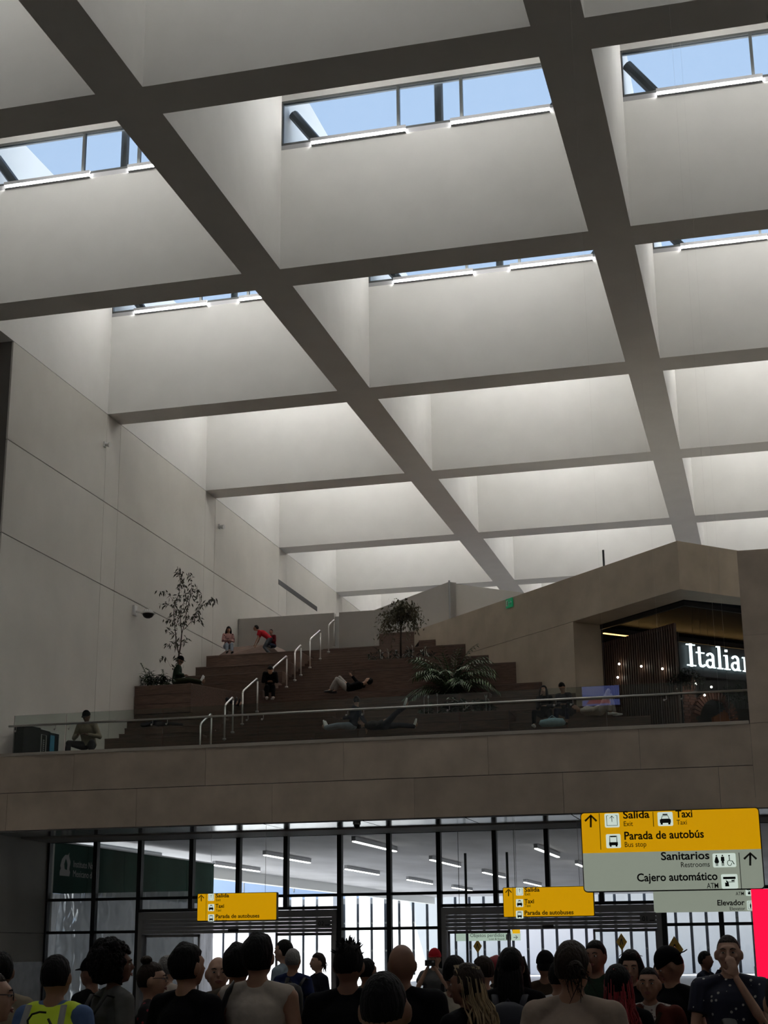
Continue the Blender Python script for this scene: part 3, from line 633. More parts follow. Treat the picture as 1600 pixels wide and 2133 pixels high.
# advertising screen on the far wall behind us, seen only as a reflection in the balustrade glass
sc_ = tag(empty('advertising_screen', (0, -11.98, 0)), 'bright blue advertising screen high on the wall behind us, mirrored in the balustrade glass', 'screen')
def mir(x, y): d = ray(x, y); k = (33.78+45.7)/d.y; return d.x*k, 1.7+d.z*k
x0, z1 = mir(1212, 1428); x1, z0 = mir(1292, 1468)
MB().box(x0-.1, -.0, z0-.1, x1+.1, .12, z1+.1).build('case', M['black'], sc_)
MB().box(x0, .12, z0, x1, .13, z1).build('picture', emit('ad_blue', (.16, .20, .55), 1.6), sc_)
MB().prism([(x0+.2, .135, z0+.1), (x0+1.5, .135, z0+.1), (x0+1.35, .135, z0+.4), (x0+.5, .135, z0+.45)], (0, .01, 0)).build('picture_car', emit('ad_red', (.5, .05, .12), 1.0), sc_)
# ---------------- signs ----------------
FIT = []
def sign_text(s, x0, x1, base, cap, D, parent, m, y_off=0.0, name='lettering', bold=.022):
    """text whose left/right edges and baseline fall at the measured spots of a sign standing at depth D"""
    a = aty(x0, base, D); b = aty(x1, base, D); c = aty(x0, base-cap, D)
    o = text(s, (c.z-a.z)/.62, (a.x, y_off, a.z), parent, m, name=name, bold=bold)
    FIT.append((o, b.x-a.x)); return o
def rrect(x0, z0, x1, z1, r, n=5):
    pts = []
    for cx, cz, a in ((x1-r, z1-r, 0), (x0+r, z1-r, 90), (x0+r, z0+r, 180), (x1-r, z0+r, 270)):
        for i in range(n+1): t = math.radians(a+90*i/n); pts.append((cx+r*math.cos(t), cz+r*math.sin(t)))
    return pts
def plate(pts, y0, y1): return MB().prism([(x, y0, z) for x, z in reversed(pts)], (0, y1-y0, 0))
YEL = mat('sign_yellow', (.75, .40, .004), .35, emis=(1, .50, .0), es=.22); PAL = mat('sign_pale', (.40, .45, .38), .35, emis=(.55, .62, .50), es=.16)
IW = mat('icon_white', (.75, .82, .76), .4, emis=(.8, .95, .85), es=.28); INK = mat('ink', (.012, .012, .012), .6); FRM = mat('sign_frame', (.03, .025, .02), .5)
def arrow_up(cx, cy, w_, h_, D, par, y=-.004, m_=None):
    def P(x, y_): q = aty(x, y_, D); return (q.x, y, q.z)
    th = (aty(cx+w_*.085, cy, D)-aty(cx, cy, D)).length
    m = MB(); m.tube([P(cx, cy+h_/2), P(cx, cy-h_/2+2)], th, 4); m.tube([P(cx-w_/2, cy-h_*.02), P(cx, cy-h_/2), P(cx+w_/2, cy-h_*.02)], th, 4)
    return m.build('arrow', m_ or INK, par)
def icon(kind, cx, cy, w_, h_, D, par):
    a = aty(cx-w_/2, cy+h_/2, D); b = aty(cx+w_/2, cy-h_/2, D); X0, Z0, X1, Z1 = a.x, a.z, b.x, b.z; W, H = X1-X0, Z1-Z0
    ic = plate(rrect(X0, Z0, X1, Z1, H*.1), -.006, -.001).build('icon_plate', IW, par)
    def p(u, v): return (X0+u*W, -.008, Z0+v*H)
    m = MB(); t = H*.022
    def pr(pts): m.prism([p(u, v) for u, v in pts], (0, .003, 0))
    if kind == 'exit':
        m.tube([p(.25, .85), p(.14, .85), p(.14, .14), p(.86, .14), p(.86, .85), p(.75, .85)], t, 4); m.tube([p(.5, .4), p(.5, .82)], t, 4); m.tube([p(.36, .66), p(.5, .83), p(.64, .66)], t, 4)
    elif kind == 'taxi':
        pr([(.34, .78), (.66, .78), (.66, .87), (.34, .87)]); pr([(.14, .22), (.86, .22), (.86, .46), (.74, .52), (.26, .52), (.14, .46)])
        m.tube([p(.24, .5), (p(.32, .74)), p(.68, .74), p(.76, .5)], t, 4); pr([(.18, .1), (.32, .1), (.32, .24), (.18, .24)]); pr([(.68, .1), (.82, .1), (.82, .24), (.68, .24)])
    elif kind == 'bus':
        m.tube([p(.26, .3), p(.26, .86), p(.74, .86), p(.74, .3)], t*1.3, 4); pr([(.2, .2), (.8, .2), (.8, .42), (.2, .42)]); pr([(.24, .1), (.36, .1), (.36, .2), (.24, .2)]); pr([(.64, .1), (.76, .1), (.76, .2), (.64, .2)]); pr([(.3, .78), (.7, .78), (.7, .86), (.3, .86)])
    elif kind == 'wc':
        for u, wm in ((.17, True), (.43, False)):
            m.ball(p(u, .84), (W*.035, .002, H*.06), 8, 5)
            if wm: pr([(u-.04, .76), (u+.04, .76), (u+.10, .42), (u+.07, .30), (u-.07, .30), (u-.10, .42)])
            else: pr([(u-.07, .76), (u+.07, .76), (u+.08, .45), (u+.045, .45), (u+.05, .3), (u-.05, .3), (u-.045, .45), (u-.08, .45)])
            pr([(u-.045, .3), (u-.012, .3), (u-.012, .1), (u-.045, .1)]); pr([(u+.012, .3), (u+.045, .3), (u+.045, .1), (u+.012, .1)])
        m.ball(p(.72, .82), (W*.035, .002, H*.06), 8, 5); m.tube([p(.72, .74), p(.73, .46), p(.84, .44), p(.92, .2)], t*1.4, 4)
        m.tube([p(.72+.09*math.cos(a)*1.0, .30+.2*math.sin(a)) for a in [math.radians(100+i*24) for i in range(12)]], t, 4)
    elif kind == 'atm':
        pr([(.12, .66), (.88, .66), (.88, .82), (.12, .82)]); m.tube([p(.3, .64), p(.3, .46), p(.8, .46), p(.8, .64)], t, 4); pr([(.62, .5), (.78, .5), (.78, .6), (.62, .6)])
        pr([(.22, .16), (.46, .16), (.44, .40), (.36, .56), (.30, .54), (.33, .40), (.22, .44)])
    elif kind == 'lift':
        m.tube([p(.12, .12), p(.88, .12), p(.88, .88), p(.12, .88), p(.12, .12)], t, 4); m.ball(p(.34, .72), (W*.05, .002, H*.05), 8, 5); pr([(.27, .64), (.41, .64), (.41, .42), (.38, .2), (.30, .2), (.27, .42)])
        m.tube([p(.66, .56), p(.66, .78)], t, 4); m.tube([p(.58, .68), p(.66, .78), p(.74, .68)], t, 4); m.tube([p(.66, .44), p(.66, .22)], t, 4); m.tube([p(.58, .32), p(.66, .22), p(.74, .32)], t, 4)
    m.build('symbol', INK, ic)
def hang(par, xs, z0, z1, r=.006, y=.06):
    for x in xs: MB().tube([(x, y, z0-.02), (x, y, z1)], r, 6).build('suspension_cable', M['steel'], par)
# big two part sign
D = 20.0; s = tag(empty('direction_sign', (0, D, 0)), 'large hanging sign, yellow exit and taxi half above pale restrooms and cash machine half', 'sign')
a = aty(1216, 1859, D); b = aty(1581, 1681, D); mid = aty(1400, 1773, D).z
plate(rrect(a.x, a.z, b.x, b.z, .05), .0, .12).build('sign_case', FRM, s)
r_ = rrect(a.x+.012, a.z+.012, b.x-.012, b.z-.012, .04)
def clip(pts, lo, hi): return [(x, min(max(z, lo), hi)) for x, z in pts]
plate(clip(r_, mid, 99), -.003, .001).build('yellow_face', YEL, s); plate(clip(r_, -9, mid), -.003, .001).build('pale_face', PAL, s)
arrow_up(1231, 1711, 24, 25, D, s, -.01); arrow_up(1563, 1790, 26, 26, D, s, -.01)
for x, y0, y1 in ((1252, 1694, 1770), (1362, 1691, 1722), (1545, 1776, 1852)):
    p = aty(x, y1, D); q = aty(x, y0, D); MB().box(p.x-.004, -.006, p.z, p.x+.004, -.002, q.z).build('divider', INK, s)
icon('exit', 1275, 1709, 29, 30, D, s); icon('taxi', 1386, 1706, 30, 30, D, s); icon('bus', 1278, 1752, 29, 30, D, s); icon('wc', 1509, 1792, 46, 30, D, s); icon('atm', 1520, 1836, 32, 31, D, s)
T = lambda *q, **k: sign_text(*q, y_off=-.006, **k)
T('Salida', 1298, 1353, 1705, 13.5, D, s, INK); T('Exit', 1299, 1318, 1721, 9, D, s, INK, bold=.004); T('Taxi', 1408, 1443, 1703, 13.5, D, s, INK); T('Taxi', 1410, 1431, 1718, 9, D, s, INK, bold=.004)
T('Parada de autobús', 1300, 1466, 1749, 14.5, D, s, INK); T('Bus stop', 1301, 1346, 1764.5, 9.5, D, s, INK, bold=.004)
T('Sanitarios', 1377, 1478, 1791.5, 14.5, D, s, INK); T('Restrooms', 1418, 1478, 1806.5, 9.5, D, s, INK, bold=.004)
T('Cajero automático', 1327, 1495, 1836, 14.5, D, s, INK); T('ATM', 1473, 1497, 1850.5, 10, D, s, INK, bold=.004)
hang(s, (a.x+.4, b.x-.4), b.z, 17.2, .0007)
# small yellow signs
for (x0, x1, yt, yb, sl_, lab) in ((410, 577, 1858, 1919, -.02, 'yellow hanging exit, taxi and bus sign over the left door'), (1049, 1236, 1845, 1911, -.02, 'yellow hanging exit, taxi and bus sign over the right door')):
    D = 33.7; k = (x1-x0)/167.0; s = tag(empty('direction_sign', (0, D, 0)), lab, 'sign')
    a = aty(x0, yb, D); b = aty(x1, yt, D); b.z += .0
    plate(rrect(a.x, a.z, b.x, b.z, .03), 0, .12).build('sign_case', FRM, s); plate(rrect(a.x+.012, a.z+.012, b.x-.012, b.z-.012, .02), -.003, .001).build('yellow_face', YEL, s)
    H = yb-yt; arrow_up(x0+9.5*k, yt+13*k, 11*k, 13*k, D, s, -.01)
    q = aty(x0+19*k, yb-2, D); q2 = aty(x0+19*k, yt+2, D); MB().box(q.x-.004, -.006, q.z, q.x+.004, -.002, q2.z).build('divider', INK, s)
    for i, (kd_, t1, w1, t2, w2) in enumerate((('exit', 'Salida', 28, 'Exit', 10), ('taxi', 'Taxi', 18, 'Taxi', 11), ('bus', 'Parada de autobuses', 91, 'Bus stop', 23))):
        cy_ = yt+(9+i*21.5)*k; icon(kd_, x0+30*k, cy_+2, 13*k, 15*k, D, s)
        T(t1, x0+39*k, x0+(39+w1)*k, cy_+2.5, 7*k, D, s, INK); T(t2, x0+39.5*k, x0+(39.5+w2)*k, cy_+10.2, 5*k, D, s, INK, bold=.002)
    hang(s, (a.x+.3, b.x-.3), b.z, 4.49, .004)
# grey green lift sign behind
D = 24.0; s = tag(empty('direction_sign', (0, D, 0)), 'pale grey green elevator sign, partly hidden behind the large sign', 'sign')
a = aty(1363, 1901, D); b = aty(1585, 1800, D); plate(rrect(a.x, a.z, b.x, b.z, .03), 0, .1).build('sign_case', PAL, s)
T('Elevador', 1494, 1551, 1886, 10, D, s, INK); T('Elevator', 1520, 1552, 1896, 6, D, s, INK, bold=.002); T('ATM', 1533, 1550, 1865, 6.5, D, s, INK, bold=.002); icon('lift', 1567, 1886, 20, 20, D, s); icon('atm', 1564, 1857, 20, 18, D, s)
hang(s, (a.x+.3, b.x-.3), b.z, 17.2, .0007)
# red lit panel at the right edge
D = 14.0; a = aty(1580, 2064, D); b = aty(1578, 1852, D)
s = tag(empty('red_light_panel', (a.x, D, 0)), 'tall glowing red panel at the right edge below the large sign', 'display panel')
MB().box(0, 0, 0, .9, .12, b.z).build('case', M['black'], s); MB().box(0, -.01, a.z, .9, 0, b.z).build('red_face', emit('red_face', (1, .006, .05), .55), s)
# paper notices on the glass at the right
a = aty(1572, 2024, 36.9)
s = tag(empty('paper_notice', (a.x, 36.88, a.z)), 'white printed notice on the glass, next to the red panel', 'notice')
MB().box(0, 0, -.25, .45, .01, .12).build('sheet', M['white'], s)
for i in range(3): MB().box(.05, -.003, -.18+i*.09, .36, 0, -.155+i*.09).build('printed_line', INK, s)

# ---------------- plants ----------------
lf_d = mat('leaf_dark', (.022, .045, .015), .55, rnd=.2, var=.4, scale=6); lf_b = mat('leaf_brown', (.085, .075, .04), .7, var=.4, scale=8); bark = mat('bark', (.05, .035, .025), .9)
lf_g = mat('leaf_green', (.035, .075, .017), .5, var=.4, scale=5); wht = mat('petal', (.75, .75, .68), .5)
R_ = random.Random(11)
def leafm(m, p, d, L, w_, droop=0.0, roll=None):
    d = Vector(d).normalized(); s_ = d.cross(Vector((0, 0, 1)));  s_ = s_.normalized() if s_.length > .05 else Vector((1, 0, 0))
    if roll is not None: s_ = (Matrix.Rotation(roll, 3, d) @ s_)
    n_ = s_.cross(d); p = Vector(p); q = p+d*L*.5+Vector((0, 0, -droop*L*.3)); e_ = p+d*L+Vector((0, 0, -droop*L))
    m.add([p, q+s_*w_/2+n_*w_*.15, e_, q-s_*w_/2+n_*w_*.15, q-n_*.0], [(0, 1, 4), (1, 2, 4), (2, 3, 4), (3, 0, 4)])
def branchy(paths, D, name, label, cat, rad, leaf, leafn, lL, lW, spread, base, barkm=bark, dy=.35):
    t = tag(empty(name, base), label, cat); bx_, by_, bz_ = base
    tm = MB(); lm = MB()
    for pi, (pts, r0, r1, nl) in enumerate(paths):
        yo = R_.uniform(-dy, dy) if pi else 0
        P = [aty(x, y, D+(yo*i/(len(pts)-1) if len(pts) > 1 else 0))-Vector(base) for i, (x, y) in enumerate(pts)]
        n = len(P); tm.tube(P, [r0+(r1-r0)*i/(n-1) for i in range(n)], 6)
        for k in range(nl):
            u = R_.uniform(.15, 1)*(n-1); i = min(int(u), n-2); q = P[i].lerp(P[i+1], u-i)+Vector((R_.gauss(0, spread), R_.gauss(0, spread), R_.gauss(0, spread*.7)))
            a_ = R_.uniform(0, 2*PI); leafm(lm, q, (math.cos(a_)*.6, math.sin(a_)*.6, R_.uniform(-1.2, .1)), lL*R_.uniform(.6, 1.2), lW, .2, R_.uniform(0, 3))
    tm.build('trunk', barkm, t, smooth=True); o = lm.build('foliage', leaf, t); o['kind'] = 'stuff'
    return t
def c2(pts): return [(240+x/5.714, 1140+y/5.714) for x, y in pts]
D = 42.9
bz = aty(373, 1428, D)
branchy([(c2([(755, 1640), (755, 1480), (758, 1280), (778, 1180), (792, 1030)]), .035, .02, 6),
    (c2([(758, 1270), (728, 1150), (715, 1000), (697, 800), (705, 660), (760, 560), (775, 400), (740, 230)]), .018, .006, 90),
    (c2([(792, 1030), (778, 850), (785, 715), (850, 600), (800, 420), (780, 300)]), .014, .004, 70),
    (c2([(792, 1030), (828, 900), (850, 780), (895, 580), (915, 460), (870, 300)]), .014, .004, 80),
    (c2([(820, 980), (900, 890), (965, 780), (1010, 700), (1000, 560), (960, 480)]), .01, .004, 60),
    (c2([(1010, 720), (1090, 660), (1160, 600), (1190, 660)]), .006, .003, 36), (c2([(965, 780), (1000, 800), (1000, 880)]), .004, .003, 18),
    (c2([(700, 705), (640, 690), (560, 680), (515, 670)]), .005, .002, 12), (c2([(700, 640), (640, 570), (580, 520), (545, 540)]), .005, .002, 18),
    (c2([(720, 900), (650, 850), (600, 860)]), .005, .002, 12), (c2([(720, 1050), (650, 990), (600, 950)]), .005, .002, 12), (c2([(745, 1200), (690, 1120), (620, 1160)]), .005, .002, 22),
    (c2([(775, 1180), (820, 1130), (850, 1090)]), .005, .002, 12), (c2([(755, 1400), (660, 1420), (600, 1310), (560, 1290)]), .005, .002, 14), (c2([(720, 900), (720, 800), (745, 730)]), .004, .002, 14), (c2([(755, 1390), (770, 1310), (730, 1330)]), .004, .002, 22)],
    D, 'slender_tree', 'tall thin tree with sparse hanging leaves growing from the left planter', 'tree', .03, mat('leaf_olive', (.05, .05, .03), .7, var=.3), 0, .16, .05, .05, tuple(bz))
D = 44.9; bz = aty(835, 1376, D); paths = [([(835, 1378), (835, 1330), (836, 1275)], .035, .02, 0)]
for i in range(40):
    a_ = R_.uniform(-.25, PI+.25); r = R_.uniform(.5, 1); cx, cy_ = 834, 1297; ex, ey = cx+46*r*math.cos(a_), cy_-50*r*math.sin(a_)
    mx_, my_ = (836+ex)/2+R_.uniform(-4, 4), (1290+ey)/2-6
    paths.append(([(836, 1300+R_.uniform(-18, 14)), (mx_, my_), (ex, ey), (ex+R_.uniform(-4, 4), ey+R_.uniform(6, 20))], .008, .003, 34))
for ex, ey in ((783, 1325), (800, 1330), (815, 1340), (850, 1335), (790, 1335)): paths.append(([(836, 1315), ((836+ex)/2, 1305), (ex, ey)], .006, .003, 14))
branchy(paths, D, 'round_headed_tree', 'small round headed tree with brownish leaves in the upper planter', 'tree', .03, lf_b, 0, .12, .05, .09, tuple(bz), dy=.7)
# palm
D = 43.3; pb = aty(938, 1456, D); t = tag(empty('palm', (pb.x, D, 8.75)), 'bushy dark green palm spilling over the middle of the tiers', 'palm'); 
for k in range(52):
    a_ = k*2.4; el = R_.uniform(.4, 1.5); L = R_.uniform(1.2, 1.85); m = MB(); pts = []; d = Vector((math.cos(a_)*math.cos(el), math.sin(a_)*math.cos(el)*(.3 if math.sin(a_) > 0 else .65), math.sin(el))); p = Vector((R_.uniform(-.1, .1), R_.uniform(-.05, .05), .1))
    for i in range(9): pts.append(p.copy()); p += d*(L/8); d = (d+Vector((0, 0, -.13-.03*i))).normalized()
    m.tube(pts, [.012-.001*i for i in range(9)], 4)
    for i in range(1, 9):
        t_ = (pts[i]-pts[i-1]).normalized(); s_ = t_.cross(Vector((0, 0, 1))).normalized()
        for q in (0, .5):
            for sg in (-1, 1): leafm(m, pts[i-1].lerp(pts[i], q), t_*.8+s_*sg*.9+Vector((0, 0, -.15)), .46*(1-abs(i-4)/9), .045, .4)
    m.build('frond', lf_g, t)
def bush(name, label, cat, D, x0, x1, yb, yt, n, leaf, L=.16, W=.07, flowers=0, zoff=0, dep=.35, up=.3):
    p0 = aty(x0, yb, D); p1 = aty(x1, yb, D); zt = aty((x0+x1)/2, yt, D).z; bz = p0.z
    t = tag(empty(name, ((p0.x+p1.x)/2, D, bz)), label, cat); m = MB(); st_ = MB(); W2 = (p1.x-p0.x)/2; Hh = zt-bz
    for k in range(max(6, n//14)):
        x = R_.uniform(-W2, W2); h_ = Hh*R_.uniform(.5, 1)*(1-.35*abs(x/W2)**2); y = R_.uniform(-dep, dep)*.6; lx = R_.uniform(-.12, .12)
        st_.tube([(x, y, -.1), (x+lx*.4, y, h_*.5), (x+lx, y, h_)], .007, 4)
        for i in range(14):
            u = R_.uniform(.15, 1); a_ = R_.uniform(0, 2*PI); leafm(m, (x+lx*u, y, h_*u), (math.cos(a_), math.sin(a_), R_.uniform(-.3, 1)*up*2), L*R_.uniform(.6, 1.3), W, .4)
    st_.build('stems', leaf, t); o = m.build('foliage', leaf, t); o['kind'] = 'stuff'
    for k in range(flowers):
        f = MB(); x, z = R_.uniform(-W2, W2)*.9, Hh*R_.uniform(.55, 1.0); leafm(f, (x, -dep*.7, z), (R_.uniform(-1, 1), -.3, .9), .12, .06); f.tube([(x, -dep*.7, 0), (x, -dep*.7, z)], .004, 4); f.build('white_flower', wht, t)
    return t
bush('shrub', 'leafy dark shrubs with a few white flowers in the low planter behind the glass', 'shrub', 40.5, 880, 1035, 1490, 1452, 560, lf_d, .17, .09, 7)
bush('fern', 'dark green ferns growing in the left planter by the wall', 'fern', 42.6, 294, 350, 1430, 1398, 330, lf_d, .26, .05, 0, dep=.3)
bush('flowering_plant', 'low strap leaved plants with white blooms in the long upper planter', 'plant', 44.8, 762, 905, 1376, 1352, 220, mat('leaf_grey', (.035, .045, .03), .5, var=.3), .26, .05, 6, up=.9, dep=.3)
# arching fern fronds up the wall
f = tag(empty('tall_fern', tuple(aty(300, 1428, 42.4))), 'tall arching fern frond against the wall at the left end of the planter', 'fern')
for pts in ([(300, 1425), (298, 1405), (291, 1390), (286, 1381)], [(300, 1425), (292, 1415), (284, 1409), (279, 1407)], [(318, 1424), (312, 1408), (303, 1396), (296, 1392)], [(330, 1424), (333, 1404), (331, 1394)]):
    P = [aty(x+7, y, 42.4)-f.location for x, y in pts]; m = MB(); m.tube(P, .008, 4)
    for i in range(1, len(P)):
        for q in range(7):
            o_ = P[i-1].lerp(P[i], q/7); d_ = (P[i]-P[i-1]).normalized()
            for sg in (-1, 1): leafm(m, o_, Vector((sg*.8, R_.uniform(-.4, .4), .1))+d_*.5, .12*(1-.2*i), .03, .3)
    m.build('frond', lf_g, f)
t = bush('hanging_greenery', 'dark greenery below the lit sign at the corner of the restaurant', 'plant', 40.75, 1395, 1468, 1432, 1388, 500, mat('leaf_blackgreen', (.012, .022, .01), .6, var=.4), .12, .05, 0, dep=.2)  # very dark leaf green
t = bush('hanging_greenery', 'dark greenery behind the brick arch of the restaurant, by the pillar', 'plant', 42.0, 1490, 1558, 1470, 1420, 300, bpy.data.materials['leaf_blackgreen'], .12, .05, 0, dep=.15)
# ---------------- people ----------------
def V(*a): return Vector(a)
def remesh(m, vox, it=3, name='body'):
    me = m.mesh('tmp', []); o = bpy.data.objects.new('tmp', me); C.objects.link(o)
    r = o.modifiers.new('r', 'REMESH'); r.mode = 'VOXEL'; r.voxel_size = vox; r.adaptivity = 0
    s_ = o.modifiers.new('s', 'SMOOTH'); s_.factor = .5; s_.iterations = it
    dg = bpy.context.evaluated_depsgraph_get(); out = bpy.data.meshes.new_from_object(o.evaluated_get(dg)); out.name = name
    bpy.data.objects.remove(o); bpy.data.meshes.remove(me)
    for p in out.polygons: p.use_smooth = True
    return out
def tone(n, c): return M.setdefault('t_'+n, mat(n, c, .55, var=.06, scale=20))
SK = dict(light=tone('skin_light', (.50, .30, .21)), mid=tone('skin_mid', (.36, .19, .12)), brown=tone('skin_brown', (.24, .12, .075)), dark=tone('skin_dark', (.15, .075, .048)))
HAIR = dict(black=mat('hair_black', (.005, .0045, .0045), .7, spec=.2, bump=.5, bscale=60, stretch=(1, 1, .2)), brown=mat('hair_brown', (.022, .013, .008), .65, spec=.25, bump=.5, bscale=60, stretch=(1, 1, .2)),
            grey=mat('hair_grey', (.20, .19, .18), .6, bump=.5, bscale=60), fair=mat('hair_fair', (.33, .24, .13), .6, var=.5, scale=30, stretch=(1, 1, .2)), red=mat('hair_red', (.30, .012, .02), .5))
EYEW = mat('eye_white', (.6, .58, .55), .3); IRIS = mat('iris', (.02, .012, .008), .2); LIP = mat('lips', (.26, .09, .075), .5)
def cloth(n, c, **k): return M.setdefault('c_'+n, mat('cloth_'+n, c, .9, spec=.12, var=.12, scale=9, bump=.25, bscale=9, **k))
def dotted(n, base, dot, sc=38, th=.22):
    if 'd_'+n in M: return M['d_'+n]
    m = mat('cloth_'+n, base, .8); nd = m.node_tree; b = nd.nodes['Principled BSDF']
    t = nd.nodes.new('ShaderNodeTexCoord'); v = nd.nodes.new('ShaderNodeTexVoronoi'); v.inputs['Scale'].default_value = sc; nd.links.new(t.outputs['Object'], v.inputs[0])
    l = nd.nodes.new('ShaderNodeMath'); l.operation = 'LESS_THAN'; l.inputs[1].default_value = th; nd.links.new(v.outputs['Distance'], l.inputs[0])
    x = nd.nodes.new('ShaderNodeMix'); x.data_type = 'RGBA'; x.inputs[6].default_value = (*base, 1); x.inputs[7].default_value = (*dot, 1)
    nd.links.new(l.outputs[0], x.inputs[0]); nd.links.new(x.outputs[2], b.inputs['Base Color']); M['d_'+n] = m; return m
def hand(m, w_, d, nrm, s, curl=.4, side=1):
    d = d.normalized(); nrm = (nrm-d*nrm.dot(d)).normalized(); sd_ = d.cross(nrm)*side
    rot = Matrix((sd_, d, nrm)).transposed()
    m.ball(w_+d*.048*s, (.038*s, .052*s, .017*s), 10, 8, rot)
    for i, (off, L) in enumerate(((-.028, .070), (-.009, .080), (.010, .075), (.028, .058))):
        b = w_+d*.085*s+sd_*off*s; m1 = b+(d+nrm*curl*.5).normalized()*L*.5*s; m2 = m1+(d*(1-curl*.6)+nrm*curl*1.2).normalized()*L*.5*s
        m.tube([b-d*.02*s, b, m1, m2], [.0095*s, .0095*s, .0088*s, .0065*s], 7)
    b = w_+d*.03*s-sd_*.032*s; m.tube([b, b+(d-sd_*.9+nrm*.3).normalized()*.035*s, b+(d*1.2-sd_*.7+nrm*.5).normalized()*.065*s], [.012*s, .0105*s, .008*s], 7)
def stand(H, arms='down', lean=0, wide=1.0):
    s = H/1.74; J = dict(s=s)
    J['pelvis'] = V(0, 0, .93)*s; J['waist'] = V(0, .01, 1.08)*s; J['chest'] = V(0, -.005+lean*.5, 1.30)*s; J['neck'] = V(0, -.012+lean, 1.485)*s; J['head'] = V(0, .012+lean*1.2, 1.617)*s
    for sg, k in ((1, 'r'), (-1, 'l')):
        J['sh'+k] = V(sg*.178*wide, -.01+lean*.8, 1.388)*s; J['hip'+k] = V(sg*.09, 0, .92)*s; J['kn'+k] = V(sg*.10, .02, .50)*s; J['an'+k] = V(sg*.11, -.02, .085)*s
        J['el'+k] = V(sg*.245*wide, -.03, 1.13)*s; J['ha'+k] = V(sg*.25, .06, .89)*s
    if arms == 'fold':
        for sg, k in ((1, 'r'), (-1, 'l')): J['el'+k] = V(sg*.25, .03, 1.13)*s; J['ha'+k] = V(sg*-.04, .2, 1.13)*s
    if arms == 'phone':
        for sg, k in ((1, 'r'), (-1, 'l')): J['el'+k] = V(sg*.22, .16, 1.22)*s; J['ha'+k] = V(sg*.05, .25, 1.50)*s
    if arms == 'mouth':
        J['elr'] = V(.26, .05, 1.12)*s; J['har'] = V(-.14, .20, 1.10)*s; J['ell'] = V(-.23, .17, 1.12)*s; J['hal'] = V(-.045, .205, 1.46)*s
    if arms == 'low':
        for sg, k in ((1, 'r'), (-1, 'l')): J['el'+k] = V(sg*.23, .02, 1.13)*s; J['ha'+k] = V(sg*.10, .24, 1.14)*s
    J['wide'] = wide
    return J
